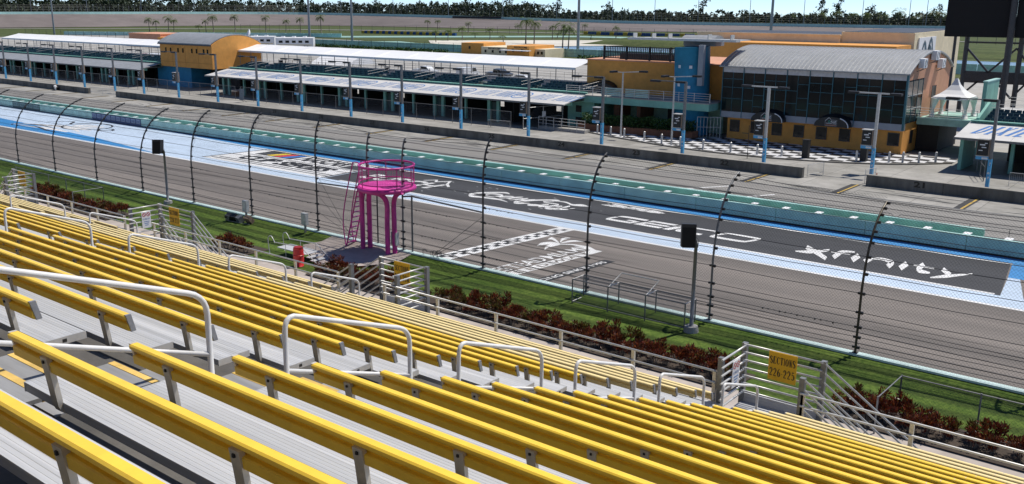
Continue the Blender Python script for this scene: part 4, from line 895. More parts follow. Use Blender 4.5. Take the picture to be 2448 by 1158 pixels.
for (xa, xb, lb) in ((-68,-57.2,'dark red croton shrub in the fenced bed before the 228-227 landing'), (-45.6,-43.2,'dark red croton shrub in the small clump below the electric boxes'), (-37.0,-31.6,'dark red croton shrub in the bed below the pink stand'), (-29.3,-14.4,'dark red croton shrub in the long bed left of the 226-225 landing'), (-10.2,-2.4,'dark red croton shrub in the fenced bed past the 226-225 landing')):
    n = int((xb-xa)/.62)
    for i in range(n+1):
        for row in (0, 1):
            if rr.random() < (.03 if row == 0 else .12): continue
            put_croton(xa+(xb-xa)*i/n+rr.uniform(-.15,.15), 30.2+.6*row+rr.uniform(-.15,.15), 1.45, rr.uniform(.6, .92), lb)
mulch = M('dark_mulch', (.05,.035,.025), .9, 0, .3, 6, bump=.4)
for (xa, xb) in ((-68.5,-56.8), (-46,-42.8), (-37.4,-31.2), (-29.8,-14), (-10.6,-2)):
    sheet('planting_bed', [(xa,29.55),(xb,29.5),(xb+.1,31.45),(xa-.1,31.4)], 1.53, mulch)
# wire fences round two of the beds
def hedge_fence(pts, label):
    t = thing('bed_fence', label, 'fence', (pts[0][0], pts[0][1], 1.5))
    for a, b in zip(pts[:-1], pts[1:]):
        n = max(1, int(round(math.hypot(b[0]-a[0], b[1]-a[1])/2.6)))
        for i in range(n+1):
            x = a[0]+(b[0]-a[0])*i/n; y = a[1]+(b[1]-a[1])*i/n
            MB().cyl(x, y, 1.45, 2.75, .03, 6).build('post', GALVD, t)
        MB().tube([(a[0],a[1],2.72),(b[0],b[1],2.72)], .022, 6).build('top_rail', GALVD, t)
        if abs(a[1]-b[1]) < .3:
            mb = MB(); chainlink(mb, min(a[0],b[0]), max(a[0],b[0]), [(a[1],1.5),(a[1],2.7)], .12, .002); o = mb.build('chain_link', WIRE, t); o['kind'] = 'stuff'
hedge_fence([(-74,31.8),(-61.2,31.8),(-61.2,29.7)], 'chain link fence on pipe posts round the far croton bed')
hedge_fence([(-8.9,29.4),(-8.9,31.7),(-1.5,31.7)], 'chain link fence on pipe posts round the croton bed past the 226-225 landing')
# concrete pad and pink flag stand
sheet('flag_stand_pad', [(-41.8,33.0),(-37.6,30.7),(-36.6,31.2),(-35.4,33.0),(-35.2,34.2),(-35.2,34.98,1.80),(-41.6,34.98,1.80),(-41.6,34.2)], 1.645, M('pad_concrete', (.42,.36,.33), .85, 0, .12, 1.5, dirt=.3))
fs = thing('flag_stand', 'magenta pink steel flag stand with round deck, ladder and ring rails', 'flag stand', (-36.95, 34.7, 1.64))
CX, CY, RD, ZD2 = -36.95, 34.95, 1.48, 5.35
ring = lambda r, z, n=28, a0=0, a1=2*math.pi: [(CX+r*math.cos(a0+(a1-a0)*i/n), CY+r*math.sin(a0+(a1-a0)*i/n), z) for i in range(n)]
MB().prismz([(p[0], p[1]) for p in ring(RD-.02, 0)], ZD2-.05, ZD2).build('deck', PINKP, fs)
MB().tube(ring(RD, ZD2-.14), .12, 8, closed=True).build('deck_ring', PINK, fs, smooth=True)
MB().tube(ring(RD, ZD2+.18), .035, 6, closed=True).build('toe_ring', PINK, fs, smooth=True)
MB().tube(ring(RD, ZD2+1.08), .055, 8, closed=True).build('top_ring', PINK, fs, smooth=True)
for i in range(9):
    a = i*2*math.pi/9+.3; x, y = CX+RD*math.cos(a), CY+RD*math.sin(a)
    MB().cyl(x, y, ZD2-.05, ZD2+1.08, .025, 6).build('ring_post', PINK, fs)
mb = MB()
for i in range(70):
    a = i*2*math.pi/70; mb.tube([(CX+RD*math.cos(a), CY+RD*math.sin(a), ZD2+.2), (CX+RD*math.cos(a), CY+RD*math.sin(a), ZD2+1.05)], .004, 3)
for j in range(6): mb.tube(ring(RD, ZD2+.3+.13*j), .004, 3, closed=True)
o = mb.build('ring_mesh', PINK, fs); o['kind'] = 'stuff'
for (lx, ly, tx, ty) in ((-38.40,34.45,-38.15,34.0), (-38.15,34.75,-38.40,35.2), (-36.40,34.40,-36.75,33.5), (-36.17,34.70,-35.40,34.6)):
    pts = smooth_pts([(lx,ly,1.64),(lx,ly,3.4),(lx,ly,4.5),(lx+(tx-lx)*.35,ly+(ty-ly)*.35,5.0),(tx,ty,ZD2-.15)], 5)
    MB().tube(pts, .135, 10).build('leg', PINK, fs, smooth=True)
    MB().box(lx-.24, lx+.24, ly-.2, ly+.2, 1.64, 1.67).build('base_plate', PINK, fs)
for yy in (34.35, 34.95):
    MB().tube([(-39.65,yy,1.66),(-38.55,yy+.05,5.3)], .04, 6).build('ladder_stringer', PINK, fs)
    MB().tube(smooth_pts([(-39.67,yy-.03,1.66),(-39.80,yy-.03,3.4),(-39.00,yy-.03,6.1),(-38.80,yy,6.45),(-38.30,yy,6.42)], 4), .032, 6).build('ladder_handrail', PINK, fs, smooth=True)
for i in range(12):
    f = (i+.7)/12.2; x = -39.65+1.1*f; z = 1.66+3.64*f
    MB().box(x-.07, x+.07, 34.37, 34.95, z-.015, z+.015).build('ladder_step', PINKP, fs)
# speakers on poles
def speaker_pole(x, y, h, label, flip):
    t = thing('speaker_pole', label, 'loudspeaker', (x, y, 1.6))
    MB().cyl(x, y, 1.6, 1.6+h, .085, 10, .07).build('pole', GALVD, t, smooth=True)
    MB().cyl(x, y, 1.5, 1.86, .33, 16, .27).build('concrete_base', M('pole_base_concrete', (.33,.32,.31), .9, 0, .2, 8), t)
    zz = 1.6+h; d = Vector((-.55, -.84, 0)).normalized()
    MB().rbox((x-.22, y-.28, zz+.33), (.58, .48, .92), .58, -.16).build('cabinet', BLACK, t)
    c = Vector((x-.22, y-.28, zz+.33))+Vector((.245*math.sin(.58), -.245*math.cos(.58), 0))
    MB().rbox((c.x, c.y, c.z-.04), (.5, .02, .82), .58, -.16).build('grille', M('speaker_grille', (.008,.008,.008), .9), t)
    MB().bar((x, y, zz), (x-.12, y-.14, zz+.35), .09).build('bracket', POSTG, t)
    MB().tube([(x+.08,y,zz-.2),(x+.14,y-.05,zz+.15),(x-.05,y-.1,zz+.3)], .012, 5).build('cable', BLACK, t)
speaker_pole(-18.0, 34.0, 3.8, 'black loudspeaker on a grey pole with round concrete base by the wire cage', 0)
speaker_pole(-57.6, 34.4, 3.6, 'black loudspeaker on a grey pole near the 228-227 landing', 0)
# wire cage with bench seat frame
cg = thing('wire_cage', 'low galvanised pipe and mesh cage on the lawn against the track wall', 'cage', (-21.4, 34.4, 1.6))
xa, xb, ya, yc2, z0, z1 = -24.0, -18.3, 33.95, 34.85, 1.66, 2.75
for x in (xa, xa+1.9, xa+3.8, xb):
    for y in (ya, yc2): MB().cyl(x, y, z0-.05, z1, .03, 6).build('post', GALVD, cg)
    MB().tube([(x,ya,z1),(x,yc2,z1)], .025, 6).build('cross_pipe', GALV, cg)
for y in (ya, yc2):
    for z in (z0+.05, z1): MB().tube([(xa,y,z),(xb,y,z)], .028, 6).build('long_pipe', GALVD, cg)
MB().tube([(xa,ya,z0+.05),(xa,yc2,z0+.05)], .028, 6).build('cross_pipe', GALV, cg)
for p in ([(xa+1.9,ya+.05,z1),(xa+2.0,yc2,z1+.45),(xa+3.9,yc2,z1+.45),(xa+3.8,ya+.05,z1)],): MB().tube(p, .025, 6).build('lid_frame', GALV, cg)
for prof in ([(ya,z0+.05),(ya,z1)], [(yc2,z0+.05),(yc2,z1)], [(ya+.01,z1-.01),(yc2,z1-.01)]):
    mb = MB(); chainlink(mb, xa, xb, prof, .09, .0025); o = mb.build('chain_link', GALVD, cg); o['kind'] = 'stuff'
# small fittings along the wall
def ebox(x, label):
    t = thing('electric_box', label, 'box', (x, 34.75, 1.62)); MB().box(x-.05, x+.05, 34.72, 34.82, 1.5, 2.3).build('stand', GALVD, t)
    MB().box(x-.2, x+.2, 34.64, 34.86, 2.2, 2.9).build('cabinet', M('box_grey', (.45,.46,.46), .5, .2, .1, 6), t); MB().box(x-.17, x+.17, 34.62, 34.64, 2.26, 2.84).build('door', GALV, t)
ebox(-49.4, 'grey electric box on a stub post by the track wall, floodlights at its foot'); ebox(-43.7, 'grey electric box on a stub post left of the pink stand ladder'); ebox(-36.2, 'small grey electric box on the fence post right of the pink stand')
fl = thing('ground_floodlights', 'cluster of floodlight housings lying on the lawn by the track wall', 'floodlight', (-49.2, 34.1, 1.6))
MB().rbox((-50.0,34.1,1.85), (.7,.35,.42), .3, .5).build('housing', BLACK, fl); MB().rbox((-49.3,34.2,1.83), (.5,.35,.38), -.2, .4).build('housing', GALVD, fl); MB().rbox((-48.5,34.3,1.9), (.45,.3,.5), .1, .7).build('housing', M('rusty_housing', (.2,.14,.1), .7, .2, .3, 9), fl)
for i in range(5): MB().tube([(-50.35+.1*i,33.82,1.7),(-50.3+.1*i,33.86,2.05)], .012, 4).build('guard_bar', GALV, fl)
MB().tube([(-50.4,33.9,1.66),(-48.2,34.1,1.66)], .025, 6).build('skid', GALVD, fl)
# portable steps with rails and a red barrel on the walkway
ps = thing('portable_steps', 'aluminium portable steps with pipe rails beside the red barrel', 'steps', (-39.6, 31.3, 1.5))
for yy in (30.9, 31.9):
    MB().tube(smooth_pts([(-42.0,yy,1.5),(-42.1,yy,2.35),(-41.8,yy,2.55),(-41.5,yy,2.2)], 4), .025, 6).build('rail_loop', GALV, ps, smooth=True)
    MB().tube([(-41.5,yy,2.25),(-39.3,yy,2.35),(-38.0,yy,1.6)], .025, 6).build('rail', GALV, ps); MB().tube([(-39.3,yy,2.35),(-39.4,yy,1.5)], .02, 6).build('rail_post', GALV, ps); MB().tube([(-40.6,yy,2.28),(-40.6,yy,1.5)], .02, 6).build('rail_post', GALV, ps)
for i in range(4): MB().box(-39.3+.32*i, -39.0+.32*i, 30.95, 31.85, 1.98-.13*i-.03, 1.98-.13*i).build('tread', ALU, ps)
MB().box(-41.4, -39.3, 30.95, 31.85, 1.95, 2.0).build('deck', ALU, ps)
rb = thing('red_barrel', 'red plastic barrel standing below the guard rail near the pink stand', 'barrel', (-38.9, 30.4, 1.5))
MB().tube([(-38.9,30.4,1.5),(-38.9,30.4,1.9),(-38.9,30.4,2.4),(-38.9,30.4,2.5)], [.25,.28,.27,.25], 16).build('drum', RED, rb, smooth=True); MB().tube([(-38.9+.285*math.cos(a),30.4+.285*math.sin(a),2.1) for a in [i*math.pi/8 for i in range(16)]], .02, 5, closed=True).build('hoop', RED, rb); MB().cyl(-38.9, 30.4, 2.5, 2.53, .23, 16).build('lid', M('dark_red', (.3,.01,.01), .5), rb)

# ------------------------------------------------------------- pit road lamp posts with signal boxes
def pit_pole(x, lab, kind):
    t = thing('pit_lamp_post', lab, 'lamp post', (x, 84.4, 0), 'lamp posts along the pit wall')
    Y = 84.4
    MB().box(x-.13, x+.13, Y-.13, Y+.13, -.01, 2.3).build('wrapped_base', SKYB, t)
    mb = MB(); r9 = random.Random(int(x*10))
    for i in range(9): 
        q = r9.uniform(.2, 2.1); mb.box(x-.1+r9.random()*.1, x+r9.random()*.1, Y-.134, Y-.131, q, q+.06+.06*r9.random())
    mb.build('wrap_print', INKW, t)
    MB().box(x-.11, x+.11, Y-.11, Y+.11, 2.3, 7.0).build('mast', GALVD if kind == 0 else GALV, t)
    if kind == 0:
        MB().bar((x+.1,Y,7.02), (x-3.6,Y,7.02), .09).build('lamp_arm', POSTG, t)
        for hx in (x-.55, x-3.4): MB().rbox((hx,Y,6.98), (1.0,.45,.2)).build('lamp_head', BLACK, t)
    else:
        MB().bar((x+1.0,Y,7.02), (x-1.9,Y,7.02), .12).build('lamp_arm', GALV, t)
        for hx in (x+1.4, x-2.2): MB().rbox((hx,Y,7.0), (.95,.45,.2)).build('lamp_head', BLACK, t)
    c = MB(); c.box(x-1.05, x-.15, Y-.25, Y+.35, 2.55, 3.85); c.build('signal_box', M('tan_box_side', (.36,.27,.2), .7, 0, .1, 3) if False else TANB, t)
    MB().box(x-1.02, x-.18, Y-.29, Y-.25, 2.6, 3.8).build('signal_face', BLACK, t)
    mb = MB()
    for (a, b, c2, d) in ((-.85,-.45,3.4,3.5), (-.7,-.35,3.2,3.28), (-.9,-.6,2.95,3.02), (-.5,-.3,3.55,3.62)): mb.box(x+a, x+b, Y-.3, Y-.292, c2, d)
    mb.build('signal_print', INKW, t)
    for (a, b, z) in ((x-1.1,x-.15,3.85),(x-1.1,x-.15,2.5)): MB().box(a, b, Y-.3, Y+.38, z, z+.05).build('box_frame', GALV, t)
    MB().box(x-1.05, x-.1, Y-.32, Y-.28, 2.25, 2.5).build('blue_nameplate', SKYB, t); MB().box(x-.6, x-.15, Y-.33, Y-.322, 2.3, 2.45).build('nameplate_print', INKW, t)
    return t
TANB = M('tan_box_side', (.36,.27,.2), .7, 0, .1, 3)
PX_ = [-18.7,-28.0,-38.0,-46.6,-56.2,-66.0,-76.1,-85.9,-95.4,-105.4,-115.2,-125.0,-135.4,-145.5,-154.6,-164.8,-175,-185.1,-195.5,-205.5]
pp = [pit_pole(0, '', 0), pit_pole(0, '', 1)]; first = [True, True]
side = {-18.7:'by the garage beside the plaza', -28.0:'beside the two orange cones', -38.0:'in front of the glass hall near stall 22', -46.6:'by the blue round tower', -56.2:'in front of the green hedge', -66.0:'in front of the swung-open mesh gate'}
for i, x in enumerate(PX_):
    kd = 1 if x in (-28.0, -38.0) else 0
    n_ = 21+i
    lb = 'grey lamp post with blue wrapped base %s' % side[x] if x in side else 'grey pit lamp post with light blue wrapped base near stall %d' % (20+i if i > 3 else n_)
    if first[kd]: o = pp[kd]; first[kd] = False
    else: o = copy_tree(pp[kd])
    o.location = WM((x, 84.4, 0)); o['label'] = lb
# cones at the end of the wall
for (cx, h, lb) in ((-26.2,.9,'taller orange traffic cone at the pit wall gap'), (-25.4,.7,'shorter orange traffic cone at the pit wall gap')):
    t = thing('traffic_cone', lb, 'cone', (cx, 80.3, 0)); cm = M('cone_orange', (.8,.12,.02), .5, 0, .05, 5)
    MB().box(cx-.22, cx+.22, 80.08, 80.52, -.01, .04).build('base', BLACK, t); MB().cyl(cx, 80.3, .04, h, .16, 12, .03).build('body', cm, t, smooth=True); MB().cyl(cx, 80.3, h*.5, h*.65, .115, 12, .095).build('reflective_band', INKW, t)
# barriers closing the pit wall gaps
def crowd_barrier(x0, y0, x1, y1, lb, h=1.1):
    t = thing('crowd_barrier', lb, 'barrier', ((x0+x1)/2, (y0+y1)/2, 0)); f = lambda a, z: (x0+(x1-x0)*a, y0+(y1-y0)*a, z)
    MB().tube([f(0,0),f(0,h),f(1,h),f(1,0)], .025, 6).build('frame', GALV, t); MB().tube([f(0,.25),f(1,.25)], .02, 6).build('bottom_rail', GALV, t)
    n = max(4, int(math.hypot(x1-x0, y1-y0)/.14))
    for i in range(1, n): MB().tube([f(i/n,.25),f(i/n,h)], .008, 4).build('bar', GALV, t)
crowd_barrier(-31.8, 79.6, -31.2, 81.6, 'grey barrier panel at the end of the pit wall near stall 22'); crowd_barrier(-26.9, 79.6, -26.6, 81.2, 'grey barrier panel beside the orange cones', 1.2)
crowd_barrier(-73.6, 86.4, -70.6, 86.8, 'grey crowd barrier in front of the garage fence'); crowd_barrier(-17.5, 86.2, -13.6, 86.2, 'long crowd barrier in front of the garage beside the plaza')
crowd_barrier(-152.8, 79.2, -149.2, 79.2, 'grey barrier closing the pit wall gap past number 33'); crowd_barrier(-149.0, 79.2, -145.2, 79.2, 'second grey barrier in the pit wall gap past number 33')
mb = thing('gas_bottle_heap', 'small dark equipment heap against the far pit wall', 'equipment', (-163.5, 78.6, 0)); MB().rbox((-163.5,78.5,.35), (1.2,.5,.7), .2, 0, .3).build('pack', BLACK, mb); MB().rbox((-163.1,78.4,.4), (.3,.4,.9), .4, .4).build('sheet', INKW, mb)
for (xk, yk, lb) in ((-36.3,82.6,'flat dark rubber mat on the pavement near the glass hall'), (-17.0,83.4,'dark drain hump behind the wall near stall 21')):
    tag(MB().prismz([(xk+.5*math.cos(a), yk+.35*math.sin(a)) for a in [i*math.pi/6 for i in range(12)]], -.01, .12).build('rubber_mat', BLACK), lb, 'mat')
# ------------------------------------------------------------- garages with terraces and tents
def serif_word(mb, word, fn, u0, u1, v0, v1, wt=.3, shear=.35):
    # bold slab-serif capitals drawn from bars; each letter cell is 1 wide, 1 high
    n = len(word); cw = (u1-u0)/n; h = v1-v0
    B = {'D':[((.12,.0),(.12,1),1),((.12,.94),(.55,.94),.5),((.12,.06),(.55,.06),.5),((.55,.94),(.82,.7),.8),((.82,.75),(.82,.25),1),((.82,.3),(.55,.06),.8)],
         'I':[((.5,0),(.5,1),1.1),((.25,.95),(.75,.95),.4),((.25,.05),(.75,.05),.4)],
         'X':[((.15,1),(.85,0),1),((.85,1),(.15,0),.6),((.02,.95),(.4,.95),.4),((.62,.95),(.98,.95),.4),((.02,.05),(.38,.05),.4),((.6,.05),(.98,.05),.4)],
         'E':[((.2,0),(.2,1),1.1),((.1,.94),(.85,.94),.5),((.1,.06),(.88,.06),.5),((.2,.52),(.65,.52),.5)],
         'V':[((.15,1),(.5,0),1.1),((.85,1),(.5,0),.6),((.0,.95),(.4,.95),.4),((.65,.95),(1,.95),.4)],
         'O':[((.18,.3),(.18,.7),1),((.82,.3),(.82,.7),1),((.18,.68),(.42,.96),.8),((.82,.68),(.58,.96),.8),((.18,.32),(.42,.04),.8),((.82,.32),(.58,.04),.8),((.38,.95),(.62,.95),.5),((.38,.05),(.62,.05),.5)],
         'K':[((.2,0),(.2,1),1.1),((.25,.45),(.8,1),.6),((.4,.6),(.85,0),1),((.05,.95),(.4,.95),.4),((.05,.05),(.4,.05),.4),((.6,.95),(.95,.95),.4),((.65,.05),(1,.05),.4)],
         'A':[((.15,0),(.5,1),.6),((.5,1),(.85,0),1.1),((.25,.35),(.75,.35),.4),((0,.05),(.35,.05),.4),((.65,.05),(1,.05),.4)]}
    for i, ch in enumerate(word):
        for a, b, w in B.get(ch, []):
            k = lambda p: (u0+cw*(i+.06+.88*p[0])+shear*h*p[1], v0+h*p[1])
            d = Vector((k(b)[0]-k(a)[0], k(b)[1]-k(a)[1]))
            if abs(a[1]-b[1]) < 1e-6:
                q = wt*.35*w*h; poly_uv(mb, [(k(a)[0], k(a)[1]-q/2), (k(b)[0], k(b)[1]-q/2), (k(b)[0], k(b)[1]+q/2), (k(a)[0], k(a)[1]+q/2)], fn)
            else:
                q = wt*w*cw*.75; poly_uv(mb, [(k(a)[0]-q/2, k(a)[1]), (k(a)[0]+q/2, k(a)[1]), (k(b)[0]+q/2, k(b)[1]), (k(b)[0]-q/2, k(b)[1])], fn)
def canopy_z(y): return 3.05+(y-90.4)*(3.92-3.05)/(95.3-90.4)
SEATM = NAVY
def garage(x0, x1, label, printed, tent, tx0=None, tx1=None, cols_from=None, tlabel=''):
    t = thing('garage_building', label, 'building', ((x0+x1)/2, 98, 0))
    # canopy roof in panels
    n = max(1, int(round((x1-x0)/4.7)))
    for i in range(n):
        a = x0+(x1-x0)*i/n; b = x0+(x1-x0)*(i+1)/n
        MB().prismx([(90.4,2.93),(95.3,3.8),(95.3,3.92),(90.4,3.05)], a+.01, b-.01).build('canopy_panel', ROOFB if printed else ROOFG, t)
    MB().box(x0, x1, 90.34, 90.46, 2.86, 3.06).build('eave_gutter', POSTG, t)
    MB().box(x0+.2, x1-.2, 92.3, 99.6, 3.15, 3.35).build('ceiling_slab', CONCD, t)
    MB().box(x0+.2, x1-.2, 91.2, 99.6, -.012, .012).build('garage_floor', M('garage_floor_paint', (.14,.135,.13), .5, 0, .15, 1, dirt=.25), t)
    # back wall with see-through openings
    xx = x1-.3; i = 0; rr = random.Random(int(x0))
    while xx-4.7 > x0:
        ow = 2.4 if i % 7 == 4 else (1.1 if i % 2 == 0 else 0.9); oc = xx-2.3
        if i % 3 != 2:
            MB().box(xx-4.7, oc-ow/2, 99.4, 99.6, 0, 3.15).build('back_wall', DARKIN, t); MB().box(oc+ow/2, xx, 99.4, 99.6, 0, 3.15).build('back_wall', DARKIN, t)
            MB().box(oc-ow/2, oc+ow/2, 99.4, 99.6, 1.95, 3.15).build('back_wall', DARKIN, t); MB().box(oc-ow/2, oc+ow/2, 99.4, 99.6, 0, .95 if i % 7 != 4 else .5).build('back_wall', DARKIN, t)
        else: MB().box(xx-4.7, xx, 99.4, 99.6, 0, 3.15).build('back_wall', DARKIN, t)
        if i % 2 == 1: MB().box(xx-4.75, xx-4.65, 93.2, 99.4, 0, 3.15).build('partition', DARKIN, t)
        xx -= 4.7; i += 1
    # green columns and door piers along the front
    cx = cols_from if cols_from is not None else x1-3
    while cx > x0+.5:
        for dx, w in ((-.75,.34), (.75,.34), (-4.7,.22)):
            if x0+.3 < cx+dx < x1-.2: MB().box(cx+dx-w, cx+dx+w*.3, 92.2, 92.5, 0, 3.15).build('column', TEALC, t)
        MB().box(cx-.6, cx+.6, 92.45, 92.5, 0, 2.4).build('door', M('dark_green_door', (.02,.05,.045), .6) if False else DOORM, t)
        cx -= 9.4
    MB().box(x0+.2, x1-.2, 92.2, 92.45, 2.75, 3.15).build('lintel', TEALC, t)
    # terrace: parapet, seat rows, walkway
    MB().box(x0+.1, x1-.1, 95.25, 95.4, 3.3, 4.12).build('parapet', TEALC, t)
    MB().box(x0+.1, x1-.1, 94.9, 95.25, 4.05, 4.12).build('parapet_cap', TEALC, t)
    for r in range(4):
        z = 3.55+.2*r; y = 95.6+.85*r
        MB().box(x0+.1, x1-.1, y-.2, y+.65, 3.3, z).build('terrace_step', M('terrace_grey', (.16,.2,.2), .8) if False else TERR, t)
        mb = MB(); xx = x0+1.0; j = 0
        while xx < x1-.8:
            if (xx-x1) % 9.4 > 1.25:
                mb.box(xx, xx+.44, y+.12, y+.5, z+.34, z+.40); mb.box(xx, xx+.44, y+.46, y+.54, z+.34, z+.74)
                if j % 2 == 0: mb.box(xx-.03, xx+.01, y+.1, y+.5, z, z+.6)
            xx += .5; j += 1
        o = mb.build('seat_row', SEATM, t); o['kind'] = 'stuff'
    MB().box(x0+.1, x1-.1, 99.0, 107.5, 4.0, 4.2).build('upper_deck', M('upper_deck_grey', (.5,.5,.5), .8) if False else UDECK, t)
    xx = x1-9.4*.07
    while xx > x0+2:
        for dz in (0, .4): MB().tube([(xx-.2,95.5,4.85-dz),(xx+.6,98.9,5.3-dz)], .022, 6).build('terrace_handrail', GALV, t)
        xx -= 9.4
    # rear and front walkway railings
    for yy in (99.3, 107.2):
        for z in (4.6, 4.95, 5.25): MB().tube([(x0+.3,yy,z),(x1-.3,yy,z)], .02, 4).build('deck_rail', GALV, t)
        xx = x1-.4
        mb = MB()
        while xx > x0+.3: mb.tube([(xx,yy,4.2),(xx,yy,5.27)], .022, 4); xx -= 2.35
        mb.build('deck_rail_posts', GALV, t)
    if tent:
        tt = thing('canopy_tent', tlabel, 'tent', ((tx0+tx1)/2, 104, 4.5))
        n = max(1, int(round((tx1-tx0)/6.1)))
        for i in range(n):
            a = tx0+(tx1-tx0)*i/n; b = tx0+(tx1-tx0)*(i+1)/n
            mb = MB(); ys = [100.2,101.2,102.2,103.2,104.2,105.2,106.2,107.2,108.2]
            pr = [(y, 6.5+.85*(1-abs(y-104.2)/4.0)-.06*math.sin(math.pi*min(1, abs(y-104.2)/4.0))) for y in ys]
            for p, q in zip(pr[:-1], pr[1:]):
                m_ = (a+b)/2
                mb.poly([(a,p[0],p[1]),(m_,p[0],p[1]-.03),(m_,q[0],q[1]-.03),(a,q[0],q[1])]); mb.poly([(m_,p[0],p[1]-.03),(b,p[0],p[1]),(b,q[0],q[1]),(m_,q[0],q[1]-.03)])
            for y in (100.2, 108.2): mb.poly([(a,y,6.5),(b,y,6.5),(b,y,6.22),(a,y,6.22)])
            mb.build('roof_panel', WHITE, tt)
            for y in (100.25, 108.1): MB().cyl(a+.05, y, 4.2, 6.5, .06, 6).build('pole', GALVD, tt)
            MB().tube([(a,100.25,6.45),(a,104.2,7.28),(a,108.1,6.45)], .04, 5).build('rafter', GALV, tt)
            MB().tube([(a+(b-a)*.5,100.25,4.2),(a+(b-a)*.5,100.25,6.4)], .05, 6).build('pole', GALVD, tt)
        for y in (100.25, 108.1): MB().cyl(tx1-.05, y, 4.2, 6.5, .05, 6).build('pole', GALVD, tt)
        for e in (tx0, tx1):
            mb = MB(); mb.poly([(e,100.2,6.5),(e,104.2,7.35),(e,108.2,6.5),(e,108.2,6.3),(e,100.2,6.3)]) if False else None
    if printed:
        fn = lambda u, v: (u, 90.4+v, canopy_z(90.4+v)+.012)
        c = printed[0]
        while c > x0+4:
            mb = MB(); 
            if c-2.6 > x0+.3:
                serif_word(mb, 'DIXIE', fn, c-3.3, c-.4, 1.2, 3.6, .30, .35); serif_word(mb, 'VODKA', fn, c+.1, c+3.0, 1.2, 3.6, .30, .35)
                mb.build('canopy_lettering', LBLUE, t)
            if c-5.4 > x0+1:
                mb = MB(); e = lambda u, v: fn(u, v)
                ribbon(mb, [(c-5.0+1.15*math.cos(a)+.25*math.sin(a), 2.4+1.25*math.sin(a)) for a in [i*math.pi/10 for i in range(20)]], [.2], e, 1, True)
                ribbon(mb, [(c-5.0+.85*math.cos(a)+.2*math.sin(a), 2.4+.95*math.sin(a)) for a in [i*math.pi/10 for i in range(20)]], [.06], e, 1, True)
                put_text(mb, 'DIXIE', e, c-5.7, c-4.3, 2.0, 2.8, .02, .2); mb.build('canopy_roundel', LBLUE, t)
            c -= printed[1]
    return t
DOORM = M('dark_green_door', (.02,.05,.045), .6); TERR = M('terrace_grey', (.15,.19,.19), .8); UDECK = M('upper_deck_grey', (.5,.5,.5), .8)
garage(-137.2, -65.6, 'long garage building with blue-lettered pale canopy and dark seat terrace', (-68.6, 9.2), True, -144.2, -71.0, -77.6, 'long white canopy tent over the terrace with blue-lettered canopy')
garage(-232, -157.5, 'grey-canopied garage building with dark seat terrace beyond the orange hall', None, True, -232, -157.4, -163, 'long white canopy tent over the grey-canopied garages')
garage(-23.2, 22, 'garage building with large blue-lettered canopy beside the checkered plaza', None, True, -19.6, 22, -14, 'white canopy tent over the garage beside the plaza')
gb = [o for o in bpy.data.objects if o.name.startswith('garage_building')][-1]
for ch in gb.children:
    if ch.name.startswith('canopy_panel'): ch.data.materials[0] = ROOFB
mb = MB(); fn = lambda u, v: (u, 90.4+v, canopy_z(90.4+v)+.012)
serif_word(mb, 'DIXIE', fn, -22.3, -18.1, 1.4, 4.0, .46, .35); serif_word(mb, 'VODKA', fn, -17.3, -13.1, 1.4, 4.0, .46, .35); mb.build('canopy_lettering', M('bright_blue_ink', (.03,.15,.42), .6), gb)
# stair wall and flank of the right garage
MB().box(-22.9, -22.6, 91.5, 95.6, 0, 3.0).build('flank_wall', TEALC, gb)
MB().prismx([(95.4,3.2),(99.2,3.2),(99.2,5.6),(95.4,4.3)], -22.75, -22.5).build('stair_wall', TEALC, gb)
fin = thing('teal_fin_wall', 'tall pale teal fin wall beside the small peaked tent', 'wall', (-23.6, 103, 0)); MB().box(-23.85, -23.5, 101.0, 105.6, 0, 7.1).build('fin', TEALC, fin); MB().box(-23.9, -23.45, 100.95, 105.65, 7.1, 7.2).build('coping', TEALL, fin)
# carts and bins on the right terrace
ct = thing('equipment_cart', 'dark equipment cart on the terrace right of the teal fin wall', 'cart', (-16.5, 101.5, 4.5)); MB().box(-18, -15.2, 100.9, 102.1, 4.85, 5.6).build('body', NAVY, ct); MB().box(-17.6, -16, 101, 102, 5.6, 6.05).build('load', BLACK, ct)
for wx in (-17.5, -15.7): MB().tube([(wx,100.85,4.68),(wx,102.15,4.68)], .18, 10).build('wheel', BLACK, ct)
def bin_(x, y, z, lb):
    t = thing('litter_bin', lb, 'bin', (x, y, z)); MB().cyl(x, y, z, z+.95, .3, 12, .33).build('drum', BLACK, t, smooth=True); MB().cyl(x, y, z+.95, z+1.0, .35, 12).build('rim', POSTG, t)
bin_(-130.5, 100.6, 4.2, 'dark litter bin on the long terrace near the orange hall'); bin_(-105.5, 100.6, 4.2, 'dark litter bin midway along the long terrace'); bin_(-83.5, 100.6, 4.2, 'dark litter bin on the terrace behind the seats near the pickup'); bin_(-166, 100.6, 4.2, 'dark litter bin on the grey-canopied terrace')
ckb = thing('checkered_bin', 'black and white checkered barrel at the garage beside the plaza', 'barrel', (-14.6, 90.0, 0))
mb = MB(); 
for j in range(5):
    for i in range(12):
        a0, a1 = i*math.pi/6, (i+1)*math.pi/6; mb.mat(WHITE if (i+j) % 2 else BLACK); mb.poly([(-14.6+.32*math.cos(a0),90+.32*math.sin(a0),.2*j),(-14.6+.32*math.cos(a1),90+.32*math.sin(a1),.2*j),(-14.6+.32*math.cos(a1),90+.32*math.sin(a1),.2*j+.2),(-14.6+.32*math.cos(a0),90+.32*math.sin(a0),.2*j+.2)])
mb.build('drum', None, ckb); MB().cyl(-14.6, 90, .99, 1.02, .32, 12).build('lid', BLACK, ckb)
